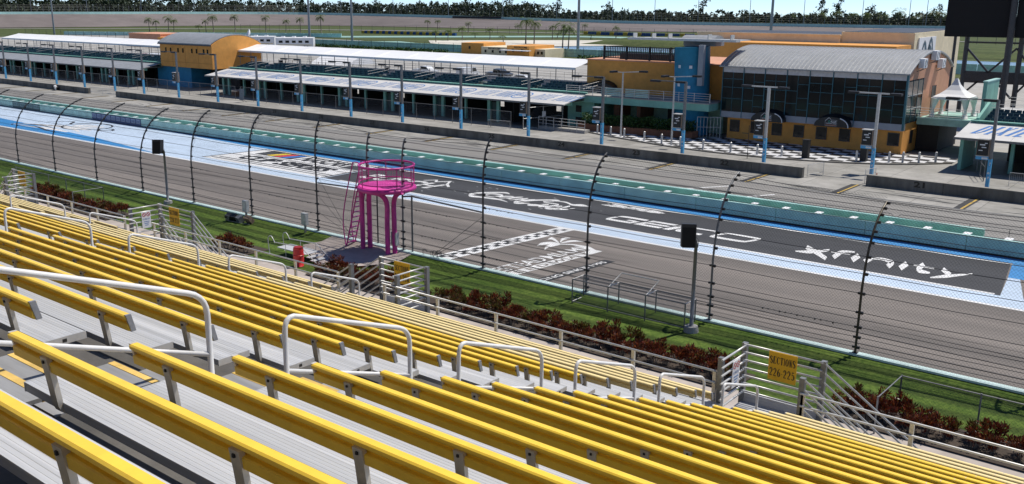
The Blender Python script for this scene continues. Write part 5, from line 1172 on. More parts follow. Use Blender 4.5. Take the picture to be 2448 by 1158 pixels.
# chain link fence in front of the garages
gf = thing('garage_fence', 'chain link fence on thin posts in front of the garages', 'fence', (-110, 88.2, 0))
for (a, b) in ((-124.6,-71.6), (-232,-126.0)):
    n = int((b-a)/3.05)
    for i in range(n+1): MB().cyl(a+(b-a)*i/n, 88.2, -.02, 2.05, .035, 6).build('post', GALVD, gf)
    MB().tube([(a,88.2,2.02),(b,88.2,2.02)], .025, 5).build('top_rail', GALVD, gf)
    mb = MB(); chainlink(mb, a, b, [(88.2,.05),(88.2,2.0)], .2, .004); o = mb.build('chain_link', GALVD, gf); o['kind'] = 'stuff'
sgate = thing('swing_gate', 'chain link gate swung open at the end of the garage fence', 'gate', (-69.6, 90, 0))
for (p, q) in (((-69.9,88.4),(-68.3,94.0)),):
    for f in (0, .5, 1): MB().cyl(p[0]+(q[0]-p[0])*f, p[1]+(q[1]-p[1])*f, 0, 2.6, .04, 6).build('gate_post', GALV, sgate)
    for z in (.15, 1.3, 2.55): MB().tube([(p[0],p[1],z),(q[0],q[1],z)], .03, 5).build('gate_rail', GALV, sgate)
    mb = MB()
    for i in range(26):
        f = i/26; mb.tube([(p[0]+(q[0]-p[0])*f,p[1]+(q[1]-p[1])*f,.15),(p[0]+(q[0]-p[0])*min(1,f+.3),p[1]+(q[1]-p[1])*min(1,f+.3),2.55)], .006, 3)
    o = mb.build('chain_link', GALVD, sgate); o['kind'] = 'stuff'
    MB().rbox((-69.0,91.2,1.7), (.04,.5,.6), -.28).build('notice', INKW, sgate)
sg2 = thing('swing_gate', 'dark chain link gate swung open at the garage beside the plaza', 'gate', (-20.5, 89.5, 0))
for f in (0, .5, 1): MB().cyl(-21.2+1.6*f, 91.2-4.2*f, 0, 2.3, .04, 6).build('gate_post', POSTG, sg2)
for z in (.15, 1.2, 2.25): MB().tube([(-21.2,91.2,z),(-19.6,87.0,z)], .03, 5).build('gate_rail', POSTG, sg2)
bd = thing('standing_board', 'grey notice board on legs in front of the garage fence', 'board', (-122, 86.5, 0)); MB().rbox((-122,86.5,1.15), (.9,.06,1.7), .1, -.1).build('panel', GALVD, bd)
for dx in (-.4, .4): MB().bar((-122+dx,86.5,.35), (-122+dx,87.1,0), .05).build('leg', POSTG, bd)

# ------------------------------------------------------------- orange hall between the garages
def arc(y0, y1, z, rise, n=14):
    c = (y0+y1)/2; h = (y1-y0)/2; Rr = (h*h+rise*rise)/(2*rise); a = math.asin(h/Rr)
    return [(c+Rr*math.sin(-a+2*a*i/n), z+rise-Rr+Rr*math.cos(-a+2*a*i/n)) for i in range(n+1)]
oh = thing('orange_hall', 'orange two-tone hall with curved grey roof between the garages', 'building', (-149.5, 100, 0))
ar = arc(95.0, 105.0, 7.45, 1.5)
MB().prismx([(95.0,3.5),(105.0,3.5)]+ar[::-1], -157.3, -141.6).build('upper_wall', ORANGE, oh)
MB().prismx([(y, z+.02) for y, z in arc(94.8,105.2,7.45,1.53)]+[(y, z+.2) for y, z in arc(94.8,105.2,7.45,1.53)][::-1], -157.6, -141.75).build('roof', ROOFG, oh)
MB().box(-157.6, -141.4, 94.72, 94.82, 7.3, 7.5).build('eave_trim', POSTB, oh)
for xw in (-155.4,-153.9,-151.6,-150.1,-147.4,-146.0,-143.9,-142.8):
    MB().box(xw-.22, xw+.22, 94.96, 95.0, 6.0, 6.8).build('window', M('pale_window', (.35,.42,.42), .2) if False else PWIN, oh) if False else MB().box(xw-.2, xw+.2, 94.96, 95.01, 6.0, 6.75).build('window', GLASS, oh)
for xw in (-153.4,-149.5,-145.6): MB().box(xw-.02, xw+.02, 94.985, 95.0, 3.6, 7.3).build('wall_joint', M('joint_dark_orange', (.35,.15,.03), .8), oh)  # thin darker orange strips down the wall joints
MB().box(-157.3, -141.6, 94.985, 95.0, 4.35, 4.39).build('wall_joint', M('joint_line', (.35,.15,.03), .8), oh)
MB().box(-159.6, -149.0, 95.6, 104.5, 0, 3.5).build('lower_wall', BLUET, oh); MB().box(-149.0, -141.6, 99.5, 104.5, 0, 3.5).build('lower_recess', DARKIN, oh)
dd = thing('satellite_dish', 'white satellite dish on the curved roof of the orange hall', 'dish', (-143.5, 104, 8.2))
MB().tube([(-143.4,104.2,7.7),(-143.4,104.2,9.0)], .05, 6).build('mast', POSTG, dd)
mb = MB(); 
mb.tube([(-143.4-.3*j*.2,104.2-.12*j,9.0+.05*j) for j in range(4)], [.15,.5,.72,.8], 14, caps=False); mb.build('dish', WHITE, dd, smooth=True)

# ------------------------------------------------------------- terrace building with orange wall and blue round tower
tb = thing('terrace_building', 'teal terrace building with long orange upper wall beside the blue tower', 'building', (-61, 100, 0))
MB().box(-68.5, -49.4, 99.2, 112, 3.8, 7.65).build('orange_wall', ORANGE, tb); MB().box(-68.7, -49.3, 99.1, 112.1, 7.65, 7.77).build('coping', SALMON, tb)
MB().box(-68.6, -49.4, 94.8, 106, 3.0, 3.75).build('deck_slab', TEALC, tb); MB().box(-68.6, -49.4, 94.75, 106, 3.75, 3.85).build('deck_edge', CONC, tb)
MB().box(-68.4, -64.6, 95.2, 105.5, 0, 3.0).build('side_room', TEALC, tb); MB().box(-64.6, -50, 99.5, 105.5, 0, 3.0).build('recess_wall', TEALD, tb)
MB().box(-67.2, -66.4, 95.14, 95.2, 1.7, 2.5).build('window', GLASS, tb); MB().box(-67.2, -66.0, 95.14, 95.2, .3, 1.1).build('window', DARKIN, tb); MB().box(-59.5, -59.0, 96.5, 99.5, 0, 3.0).build('brown_pier', TILE, tb); MB().box(-63.0,-62.2,97,99.5,0,3.0).build('brown_pier', TILE, tb)
MB().box(-56.6, -55.2, 98.6, 99.5, 0, 3.0).build('dark_doorway', DARKIN, tb)
mb = MB(); mb.prismz([(0,0)], 0, 0) if False else None
for i in range(8):
    a0, a1 = math.pi*i/8, math.pi*(i+1)/8
    mb.poly([(-66.0-2.1*math.cos(a0),98.2,4.3+.75*math.sin(a0)),(-66.0-2.1*math.cos(a1),98.2,4.3+.75*math.sin(a1)),(-66.0-2.1*math.cos(a1),99.15,4.3+1.05*math.sin(a1)),(-66.0-2.1*math.cos(a0),99.15,4.3+1.05*math.sin(a0))])
mb.poly([(-66.0-2.1*math.cos(math.pi*i/8),98.2,4.3+.75*math.sin(math.pi*i/8)) for i in range(9)])
mb.build('awning', BLACK, tb)
for z in (4.1, 4.35, 4.6, 4.85): MB().tube([(-68.5,94.95,z),(-49.4,94.95,z)], .025, 5).build('deck_rail', GALV, tb)
for i in range(11): x = -68.5+1.91*i; MB().box(x-.03, x+.03, 94.92, 94.98, 3.85, 4.9).build('rail_post', GALV, tb)
for a in (-63.6, -60.3): 
    for i in range(5): MB().box(a+.08, a+3.1, 95.0, 95.03, 3.95+.19*i, 4.1+.19*i).build('rail_slat', M('pale_blue_slat', (.25,.42,.5), .5, .1) if False else SLATB, tb) if False else MB().box(a+.08, a+3.1, 95.0, 95.03, 3.95+.19*i, 4.08+.19*i).build('rail_slat', TEALL, tb)
pg = thing('roof_pergola', 'black slatted pergola screen on top of the orange wall', 'pergola', (-61, 100, 7.7))
for x in (-66.6, -63.4, -60.2, -57.4, -55.6): MB().box(x-.1, x+.1, 99.9, 100.1, 7.77, 9.4).build('post', BLACK, pg)
for z in (7.9, 8.6, 9.25): MB().box(-66.7, -55.5, 99.96, 100.04, z, z+.12).build('rail', BLACK, pg)
for i in range(45): x = -66.5+.245*i; MB().box(x, x+.1, 99.98, 100.02, 7.9, 9.3).build('slat', BLACK, pg)
MB().box(-65, -57, 101, 103, 7.77, 8.5).build('plant_box', POSTB, pg)
bt = thing('blue_round_tower', 'blue cylindrical tower with grey concrete frame and flat canopy', 'tower', (-53.2, 98, 0))
MB().tube([(-53.0,97.6,0),(-53.1,97.6,5),(-53.3,97.6,9.7)], [1.95,1.95,1.95], 28).build('drum', BLUET, bt, smooth=True)
GCON = M('blue_grey_concrete', (.30,.33,.37), .8, 0, .1, 1, dirt=.1)
MB().box(-55.3, -53.9, 99.3, 101, 0, 10.3).build('frame_wall', GCON, bt); MB().box(-51.6, -51.0, 95.9, 96.4, 5.6, 10.0).build('frame_pier', GCON, bt); MB().box(-55.2, -51.2, 98.9, 101, 9.75, 10.3).build('frame_top', GCON, bt)
MB().prismx([(98.2,10.3)]+arc(98.2,101.2,10.3,.6,10)[1:-1]+[(101.2,10.3)], -55.3, -51.2).build('roof_cap', ROOFG, bt)
MB().box(-61.2, -47.6, 96.6, 97.6, 10.35, 10.6).build('canopy_beam', GALV, bt); MB().box(-61.0, -47.8, 97.6, 100.5, 10.42, 10.5).build('canopy_plate', GALV, bt)
for x in (-60.5, -58, -55.9, -51, -48.3): MB().box(x-.05, x+.05, 96.7, 97.5, 10.6, 11.1).build('canopy_rib', GALV, bt)
for (a, z) in ((-1.9,7.6),(-1.2,7.6),(-1.9,5.6),(-1.25,5.4),(-1.95,3.5),(-1.25,3.7),(-.9,3.3)):
    x = -53.1+1.97*math.cos(a); y = 97.6+1.97*math.sin(a); MB().rbox((x,y,z), (.32,.08,.32), a+math.pi/2).build('wall_light', INKW, bt)
# planter with clipped hedge
pt = thing('planter_hedge', 'clipped green hedge in a terracotta planter below the terrace', 'hedge', (-58, 93.5, 0))
MB().prismz([(-65,92.6),(-58,93.0),(-51.0,94.4),(-50.8,95.4),(-58,94.8),(-65,94.2)], -.01, .75).build('planter', TILE, pt)
lv = []; rr = random.Random(8)
for i in range(5200):
    f = rr.random(); x = -64.8+13.8*f; yc = 93.4+1.4*f*f; p = Vector((x, yc+rr.uniform(-.75,.75), rr.uniform(.75,1.95)+.12*math.sin(x*2.1)))
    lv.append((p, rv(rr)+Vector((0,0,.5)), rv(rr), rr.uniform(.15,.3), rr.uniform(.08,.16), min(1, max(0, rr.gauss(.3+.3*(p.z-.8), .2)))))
leaves_obj('foliage', lv, HEDG, pt, True)
rmp = thing('ramp_railing', 'white pipe railed ramp beside the clipped hedge', 'railing', (-65, 90.5, 0))
MB().prismx([(90.2,0),(91.2,0),(91.2,.35),(90.2,.35)], -69.0, -62.4).build('ramp', CONC, rmp)
for z in (.75, 1.15, 1.5): MB().tube([(-69,90.2,z),(-62.4,90.2,z-.1)], .03, 5).build('pipe', GALV, rmp)
for i in range(7): MB().cyl(-69+1.1*i, 90.2, 0, 1.5, .03, 5).build('post', GALV, rmp)

# ------------------------------------------------------------- checkered plaza with bollards
CHK = M('checker_paint', (.5,.5,.5), .6); nt = CHK.node_tree; N_ = nt.nodes; L_ = nt.links; b_ = N_['Principled BSDF']
ge = N_.new('ShaderNodeNewGeometry'); mp = N_.new('ShaderNodeMapping'); mp.inputs['Rotation'].default_value = (0,0,R(0)); mp.inputs['Location'].default_value = (.3,.2,.37)
ch = N_.new('ShaderNodeTexChecker'); ch.inputs['Scale'].default_value = 1/1.25; ch.inputs[1].default_value = (.60,.60,.61,1); ch.inputs[2].default_value = (.015,.015,.017,1)
L_.new(ge.outputs['Position'], mp.inputs[0]); L_.new(mp.outputs[0], ch.inputs[0]); L_.new(ch.outputs[0], b_.inputs['Base Color'])
front = smooth_pts([(-63.5,91.6,0),(-57,89.5,0),(-50,87.6,0),(-44,86.9,0),(-38,87.3,0),(-32,88.9,0),(-27.5,91.4,0),(-24.2,94.8,0)], 5)
sheet('checkered_plaza', [(p.x, p.y) for p in front]+[(-24.2,97.5),(-49,97.5),(-50.8,94.4),(-58,93.0),(-63.5,92.4)], .02, CHK)
mb = MB(); mb.tube([(p.x, p.y-.12, .02) for p in front], .12, 6); tag(mb.build('plaza_kerb', CONCD), kind='structure')
bol = None
for i, (x, y) in enumerate([(-61.4,91.3),(-59.2,90.7),(-57.1,90.2),(-54.1,89.5),(-51.6,88.9),(-49.1,88.4),(-46.3,88.1),(-43.2,88.0),(-40.5,88.3),(-38.2,88.8),(-31.5,90.4),(-28.9,91.6),(-27.9,92.4),(-26.7,93.2),(-25.5,94.2)]):
    if bol is None:
        bol = thing('bollard', 'grey steel bollard on the edge of the checkered plaza', 'bollard', (x,y,0), 'bollards round the checkered plaza')
        MB().cyl(0, 0, 0, 1.0, .11, 10).build('post', GALV, bol, local=True); MB().cyl(0, 0, 1.0, 1.06, .11, 10, .04).build('cap', GALV, bol, local=True)
    else: dup(bol, (x, y, 0))
for (x, y) in ((-36.0,89.3), (-31.0,90.9)):
    t = thing('black_post', 'square black post standing on the checkered plaza', 'post', (x, y, 0), 'square black posts on the plaza'); MB().box(x-.3, x+.3, y-.25, y+.25, 0, 1.75).build('post', BLACK, t); MB().box(x-.33, x+.33, y-.28, y+.28, 1.75, 1.8).build('cap', BLACK, t)
fp = thing('thin_pole', 'thin black pole with small crossbars in front of the glass hall', 'pole', (-40.2, 85.5, 0)); MB().cyl(-40.2, 85.5, 0, 3.2, .03, 6).build('pole', BLACK, fp); MB().box(-40.9, -40.2, 85.48, 85.52, 1.4, 1.45).build('crossbar', BLACK, fp); MB().box(-40.9, -40.2, 85.48, 85.52, 2.4, 2.45).build('crossbar', BLACK, fp)
# tall paired lamp posts on the plaza edge
for (x, y, lb) in ((-57.8,90.6,'tall thin lamp post with two heads in front of the hedge'), (-50.2,88.5,'tall thin lamp post with two heads in front of the blue tower')):
    t = thing('plaza_lamp', lb, 'lamp post', (x, y, 0)); MB().cyl(x, y, 0, 7.1, .11, 8, .08).build('pole', GALV, t)
    for dx, dy in ((2.4,.3), (-.2,-1.6)):
        MB().bar((x,y,7.1), (x+dx,y+dy,7.25), .08).build('arm', GALV, t); MB().rbox((x+dx,y+dy,7.25), (.9,.4,.2), math.atan2(dy,dx)).build('head', BLACK, t)

# ------------------------------------------------------------- glass hall
vh = thing('glass_hall', 'orange and dark glass hall with barrel roof on the checkered plaza', 'building', (-39, 102, 0))
VX0, VX1, VY = -48.9, -29.5, 97.0
MB().box(VX0+.6, VX1-.15, VY+.25, 109.5, 0, 3.0).build('ground_floor_wall', ORANGE, vh)
MB().box(VX0, VX1, VY-.35, VY+.3, 2.35, 3.0).build('grey_band', M('grey_spandrel', (.30,.32,.36), .5, .1, .08, 2) , vh)
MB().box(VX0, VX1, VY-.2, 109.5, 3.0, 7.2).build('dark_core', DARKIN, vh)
MB().box(VX0, VX1, VY-.3, VY+.2, 7.2, 7.85).build('fascia', M('white_fascia', (.55,.54,.55), .6), vh)
nb = 8; bw = (VX1-VX0)/nb
for i in range(nb):
    for h in (0, 1):
        xa = VX0+bw*i+bw/2*h
        lv2 = [3.0, 4.4, 5.6, 7.2] if i % 2 else [3.0, 4.4, 5.6, 6.5, 7.2]
        if i % 2: lv2 = [3.0,3.7,4.9,6.3,7.2] if h else [3.0,4.3,5.6,7.2]
        for a, b in zip(lv2[:-1], lv2[1:]): MB().box(xa+.02, xa+bw/2-.02, VY-.30, VY-.26, a+.02, b-.02).build('pane', GLASS, vh)
        for a in lv2[1:-1]: MB().box(xa, xa+bw/2, VY-.33, VY-.24, a-.022, a+.022).build('transom', BLUEM, vh)
        MB().box(xa+bw/2-.018, xa+bw/2+.018, VY-.34, VY-.23, 3.0, 7.2).build('mullion', BLUEM, vh)
    MB().box(VX0+bw*i-.04, VX0+bw*i+.04, VY-.38, VY-.22, 2.4, 7.85).build('main_mullion', BLUEM, vh)
MB().box(VX1-.12, VX1+.06, VY-.4, VY-.1, 2.4, 7.9).build('corner_mullion', BLUEM, vh)
# right flank: salmon gable with glazing
ar2 = arc(VY-.3, 110.5, 7.85, 1.75, 18)
MB().prismx([(VY-.2,7.2),(110.3,7.2)]+ar2[::-1], VX1-.25, VX1+.02).build('gable_wall', SALMON, vh); MB().box(VX1-.25, VX1+.02, 101.5, 110.3, 3.0, 7.2).build('flank_wall', SALMON, vh)
MB().prismx([(VY-.2,7.2),(110.3,7.2)]+ar2[::-1], VX0-.02, VX0+.25).build('gable_wall', ORANGE, vh)
for (ya, yb_) in ((96.9,98.3),(98.3,99.9),(99.9,101.4)):
    for (za, zb2) in ((3.1,4.4),(4.4,5.7),(5.7,7.1)): MB().box(VX1-.02, VX1+.04, ya+.05, yb_-.05, za+.04, zb2-.04).build('pane', GLASS, vh)
    MB().box(VX1-.02, VX1+.07, yb_-.04, yb_+.04, 3.0, 7.2).build('mullion', BLUEM, vh)
for z in (4.4, 5.7): MB().box(VX1-.02, VX1+.06, 96.9, 101.4, z-.04, z+.04).build('transom', GALV, vh)
MB().box(VX1, VX1+.05, 104.6, 106.0, 3.5, 6.2).build('side_door', GLASS, vh)
# barrel roof with raised seams
rp = arc(VY-.75, 110.8, 7.75, 1.9, 18)
MB().prismx(rp+[(y, z+.12) for y, z in rp][::-1], VX0-.3, VX1+.25).build('barrel_roof', ROOFG, vh, smooth=False)
ns = 44
for i in range(ns):
    x = VX0-.2+(VX1-VX0+.4)*i/(ns-1)
    MB().prismx([(y, z+.11) for y, z in rp]+[(y, z+.19) for y, z in rp][::-1], x-.025, x+.025).build('roof_seam', GALV if i % 1 == 0 else GALV, vh)
# ground-floor windows
for i in range(8):
    xw = -47.4+2.42*i; MB().box(xw-.5, xw+.5, VY+.2, VY+.26, .85, 2.0).build('window', GLASS, vh)
    o = vh.children[-1]; mb = MB()
    for (a, b, c, d) in ((-.56,-.5,.8,2.05),(.5,.56,.8,2.05),(-.56,.56,.78,.85),(-.56,.56,2.0,2.06)): mb.box(xw+a, xw+b, VY+.17, VY+.255, c, d)
    mb.build('window_frame', POSTB, vh)
for ya in (99.5, 102.0): MB().box(VX1-.17, VX1-.12, ya, ya+.9, .8, 2.1).build('window', DARKIN, vh)
# black domed awnings with sign
for xc in (-43.1, -36.2):
    t = thing('entrance_awning', 'black domed awning with lettered sign over the hall entrance', 'awning', (xc, 96, 2.3), 'black domed awnings on the glass hall')
    mb = MB(); n = 12
    prof_ = [(xc-1.75*math.cos(math.pi*i/n), 2.35+1.25*math.sin(math.pi*i/n)**.85) for i in range(n+1)]
    for a, b in zip(prof_[:-1], prof_[1:]): mb.poly([(a[0],95.6,min(a[1],2.35+(a[1]-2.35)*.8)),(b[0],95.6,min(b[1],2.35+(b[1]-2.35)*.8)),(b[0],96.66,b[1]),(a[0],96.66,a[1])])
    mb.poly([(p[0],95.6,2.35+(p[1]-2.35)*.8) for p in prof_]); mb.build('dome', BLACK, t)
    MB().tube([(p[0],95.59,2.35+(p[1]-2.35)*.8+.02) for p in prof_[-5:]], .05, 5).build('piping', WHITE, t)
    fx = lambda u, v: (xc+u*.62, 95.56, 2.45+(v-2.5)*.66)
    mb = MB(); ribbon(mb, [(-.95,3.25),(-.35,3.75),(-.05,3.5)], [.07,.07], fx, 1); ribbon(mb, [(-.05,3.42),(.95,3.42),(.95,2.55),(-.95,2.55),(-.95,3.2)], [.035,.035], fx, 1); put_text(mb, 'Ruoff', fx, .0, .85, 3.02, 3.3, .02)
    put_text(mb, 'VICTORY LANE', fx, -.82, .85, 2.78, 2.95, .02); mb.build('sign_lettering', INKW, t)
    mb = MB(); mb.box(xc-.5, xc+.5, 95.55, 95.565, 2.52, 2.56); mb.build('sign_stripe', M('sign_orange', (.6,.15,.04), .6), t)
    mb = MB(); ribbon(mb, [(-.45,3.1),(-.3,3.35),(-.1,3.1),(-.3,3.0),(-.45,3.1)], [.1,.1], fx, 2); mb.build('sign_emblem', M('sign_green', (.02,.25,.2), .6), t)
# air-conditioning units on the gable
for (y, z, lb) in ((99.4,8.3,'air conditioner nearest the glass corner of the hall gable'), (103.2,8.9,'topmost air conditioner on the hall gable'), (105.6,8.0,'air conditioner farthest along the hall gable')):
    t = thing('air_conditioner', 'white '+lb, 'air conditioner', (VX1+.5, y, z)); MB().box(VX1+.15, VX1+.65, y-.55, y+.55, z, z+.9).build('case', WHITE, t); MB().tube([(VX1+.66,y+.3*math.cos(a),z+.45+.3*math.sin(a)) for a in [i*math.pi/6 for i in range(12)]], .03, 5, closed=True).build('fan_guard', POSTG, t)
    for dy in (-.4, .4): MB().bar((VX1+.02,y+dy,z-.35), (VX1+.6,y+dy,z-.02), .05).build('bracket', POSTG, t)
# link deck, small peaked tent, gates
ld = thing('link_deck', 'teal link deck with pipe railing between the glass hall and the fin wall', 'walkway', (-26.5, 105, 0))
MB().box(-29.4, -23.8, 100.4, 108.5, 2.7, 3.3).build('slab', TEALD, ld); MB().box(-29.4, -23.8, 100.35, 100.5, 3.3, 3.42).build('edge', TEALL, ld)
for z in (3.6, 3.85, 4.1, 4.35): MB().tube([(-29.4,100.45,z),(-23.9,100.45,z)], .025, 5).build('rail', GALV, ld)
for i in range(5): MB().cyl(-29.3+1.35*i, 100.45, 3.3, 4.4, .03, 5).build('rail_post', GALV, ld)
MB().box(-29.6, -27.5, 101.5, 108, 0, 2.7).build('dark_store', DARKIN, ld)
pt2 = thing('peaked_tent', 'small white peaked tent with tied side curtains on the link deck', 'tent', (-27.1, 103.6, 3.3))
cx, cy, h = -27.0, 103.8, 1.65
mb = MB(); lev = [(1.0,5.35),(.72,5.62),(.45,6.0),(.22,6.5),(.05,7.15)]
for (r0, z0), (r1, z1) in zip(lev[:-1], lev[1:]):
    q0 = [(cx-h*r0,cy-h*r0,z0),(cx+h*r0,cy-h*r0,z0),(cx+h*r0,cy+h*r0,z0),(cx-h*r0,cy+h*r0,z0)]; q1 = [(cx-h*r1,cy-h*r1,z1),(cx+h*r1,cy-h*r1,z1),(cx+h*r1,cy+h*r1,z1),(cx-h*r1,cy+h*r1,z1)]
    for i in range(4): j = (i+1) % 4; mb.poly([q0[i], q0[j], q1[j], q1[i]])
mb.build('roof', WHITE, pt2)
mb = MB(); c4 = [(cx-h,cy-h),(cx+h,cy-h),(cx+h,cy+h),(cx-h,cy+h)]
for i in range(4): j = (i+1) % 4; mb.poly([(*c4[i],5.35),(*c4[j],5.35),(*c4[j],5.08),(*c4[i],5.08)])
mb.build('valance', WHITE, pt2)
for p in c4:
    MB().cyl(p[0]*.99+cx*.01, p[1]*.99+cy*.01, 3.3, 5.35, .05, 6).build('pole', GALV, pt2)
    MB().tube([(p[0]*.95+cx*.05,p[1]*.95+cy*.05,3.32),(p[0]*.93+cx*.07,p[1]*.93+cy*.07,4.1),(p[0]*.85+cx*.15,p[1]*.9+cy*.1,5.2)], [.28,.14,.42], 9).build('curtain', WHITE, pt2, smooth=True)
pgt = thing('pipe_gate', 'white pipe gate between the blue tower and the glass hall', 'gate', (-50.5, 95.5, 0))
MB().tube([(-50.9,95.2,0),(-50.9,95.2,2.3),(-48.6,96.2,2.3),(-48.6,96.2,0)], .05, 6).build('frame', GALV, pgt)
for i in range(1, 7): f = i/7; MB().tube([(-50.9+2.3*f,95.2+f,.1),(-50.9+2.3*f,95.2+f,2.3)], .025, 5).build('bar', GALV, pgt)
MB().tube([(-50.9,95.2,1.2),(-48.6,96.2,1.2)], .03, 5).build('mid_rail', GALV, pgt)
# tan event building behind
tn = thing('tan_building', 'large tan flat-roofed building behind the glass hall', 'building', (-64, 155, 0))
MB().box(-80, -55.8, 148, 165, 0, 9.3).build('main_block', TAN, tn); MB().box(-76, -45.2, 141.5, 147.9, 0, 8.25).build('orange_block', ORANGE, tn); MB().box(-55.8, -45.0, 148.5, 172, 0, 9.9).build('tall_block', TAN, tn)
MB().box(-79.7, -56.1, 148.3, 164.7, 9.3, 9.35).build('roof_deck', POSTB, tn); MB().box(-80.1, -55.7, 147.9, 148.2, 9.3, 9.5).build('parapet', TAN, tn); MB().box(-55.5, -45.3, 148.8, 171.7, 9.9, 9.95).build('roof_deck', POSTB, tn)
MB().box(-44.95, -44.75, 150, 158, 5.5, 9.2).build('mural_board', WHITE, tn)
mb = MB(); fx = lambda u, v: (-44.73, u-3, v+.3)
for p in ([(154,5.4),(155.5,8.2),(157,6),(158.5,8.6),(160,6.4)], [(154.5,7.2),(156.5,5.6),(158.2,7.4),(160.2,5.5)]): ribbon(mb, p, [.3,1.0,.3], fx, 4)
mb.build('mural_print', M('mural_ink', (.06,.1,.13), .6), tn)
# scoreboard on steel legs
sb = thing('scoreboard', 'huge black scoreboard panels on dark steel legs behind the plaza', 'scoreboard', (-27, 128, 0))
MB().box(-35.4, -28.2, 128, 129.2, 10.3, 21).build('screen_panel', BLACKM, sb); MB().box(-27.6, -14, 128, 129.2, 10.3, 21).build('screen_panel', BLACKM, sb)
for x in (-34.6, -33.2, -22.8, -16): MB().cyl(x, 130, 0, 10.5, .28 if x in (-33.2,-22.8) else .18, 8).build('leg', POSTB, sb)
MB().cyl(-27.9, 127.6, 0, 21, .38, 12).build('mast', POSTB, sb); MB().cyl(-27.1, 130, 0, 12, .3, 10).build('mast', POSTB, sb)
for (a, b) in (((-33.2,9.6),(-16,9.6)), ((-33.2,3),(-27.5,9)), ((-27.5,3),(-22.8,9)), ((-33.2,9),(-27.5,3)), ((-22.8,3),(-27.5,9)), ((-33.2,6),(-22.8,6)), ((-33.2,4.8),(-22.8,4.8))): MB().bar((a[0],130,a[1]), (b[0],130,b[1]), .22).build('brace', POSTB, sb)
MB().box(-33, -23, 129.8, 130.2, 4.9, 6.0).build('cat_walk', POSTB, sb)
# ------------------------------------------------------------- paddock vehicles and small buildings
def loft_car(x, y, rz, body, label, kind):
    t = thing('parked_'+kind, label, {'pickup':'pickup','van':'van','car':'car'}[kind], (x, y, -.1)); m = Matrix.Translation((x, y, -.1)) @ Matrix.Rotation(rz, 4, 'Z')
    L, Wd = (5.4, 1.9) if kind != 'car' else (4.5, 1.8)
    side = {'pickup':[(-2.7,.45),(2.6,.45),(2.7,.9),(1.5,1.05),(.75,1.7),(-.7,1.75),(-.85,1.1),(-2.7,1.1)], 'van':[(-2.7,.4),(2.6,.4),(2.7,.95),(2.0,1.15),(1.4,2.0),(-2.6,2.05),(-2.7,1.9)], 'car':[(-2.2,.4),(2.2,.4),(2.25,.8),(1.2,.95),(.5,1.42),(-1.0,1.45),(-1.9,1.0),(-2.2,.95)]}[kind]
    def P(mb, name, mat, par):
        mb.v = [tuple(m @ Vector(v)) for v in mb.v]; return mb.build(name, mat, par)
    mb = MB(); n = len(side); mb.v = [(a, -Wd/2, b) for a, b in side]+[(a, Wd/2, b) for a, b in side]
    for i in range(n): j = (i+1) % n; mb.face((i, j, n+j, n+i))
    mb.face(range(n-1, -1, -1)); mb.face(range(n, 2*n)); b = P(mb, 'body', body, t)
    g = {'pickup':[(-.6,1.12),(1.35,1.12),(.68,1.62),(-.55,1.65)], 'van':[(.2,1.2),(1.75,1.2),(1.3,1.85),(.2,1.85)], 'car':[(-1.5,1.0),(1.05,1.0),(.42,1.36),(-.95,1.38)]}[kind]
    for sg in (-1, 1):
        mb = MB(); mb.v = [(a, sg*(Wd/2+.01), z) for a, z in g]; mb.face(range(4)); P(mb, 'window', GLASS, b)
    for wx in (-L*.31, L*.33):
        for sg in (-1, 1):
            mb = MB(); mb.tube([(wx, sg*Wd/2-.1, .36), (wx, sg*Wd/2+.1, .36)], .36, 14); P(mb, 'wheel', BLACK, t)
CARW = M('white_car_paint', (.72,.73,.74), .3); CARR = M('dark_red_car_paint', (.3,.03,.04), .35); CARD = M('dark_car_paint', (.04,.05,.07), .3)
loft_car(-138.5, 143, R(8), CARW, 'white pickup parked behind the long terrace', 'pickup')
loft_car(-127.0, 143, R(95), CARW, 'white van parked behind the long terrace', 'van'); loft_car(-121.5, 146, R(5), CARD, 'dark flatbed truck cab beside the white van', 'pickup')
loft_car(-111.0, 140, R(20), CARW, 'white cart-like car behind the terrace near the orange wall', 'car')
loft_car(-236, 130, R(10), CARW, 'white car parked behind the grey-canopied garages', 'car'); loft_car(-228, 133, R(0), CARR, 'dark red pickup behind the grey-canopied garages', 'pickup'); loft_car(-219, 131, R(6), CARW, 'white van behind the grey-canopied garages', 'van'); loft_car(-211, 135, R(90), CARR, 'dark red car behind the grey-canopied garages', 'car')
def motorhome(x, y, rz, lb):
    t = thing('motorhome', lb, 'motorhome', (x, y, -.1)); m = Matrix.Translation((x, y, -.1)) @ Matrix.Rotation(rz, 4, 'Z')
    def P(mb, n, mt): mb.v = [tuple(m @ Vector(v)) for v in mb.v]; mb.build(n, mt, t)
    mb = MB(); mb.prismx([(-1.25,.4),(1.25,.4),(1.25,3.3),(1.1,3.5),(-1.1,3.5),(-1.25,3.3)], -6, 6); P(mb, 'body', WHITE)
    mb = MB(); mb.box(-5.5, 5.5, -1.27, -1.255, 1.0, 1.35); P(mb, 'stripe', TAN)
    for i in range(5): mb = MB(); mb.box(-5+2.1*i, -3.8+2.1*i, -1.28, -1.255, 1.8, 2.5); P(mb, 'window', GLASS)
    for i in range(3): mb = MB(); mb.box(-4.5+3.5*i, -3.4+3.5*i, -.5, .5, 3.5, 3.8); P(mb, 'roof_unit', WHITE)
    for wx in (-4, 3.2, 4.1):
        for sg in (-1, 1): mb = MB(); mb.tube([(wx,sg*1.25-.15,.45),(wx,sg*1.25+.05,.45)], .45, 12); P(mb, 'wheel', BLACK)
motorhome(-262, 193, R(35), 'white motorhome nearest the orange hall roof'); motorhome(-244, 194, R(35), 'cream striped motorhome parked beyond the white canopy tent')
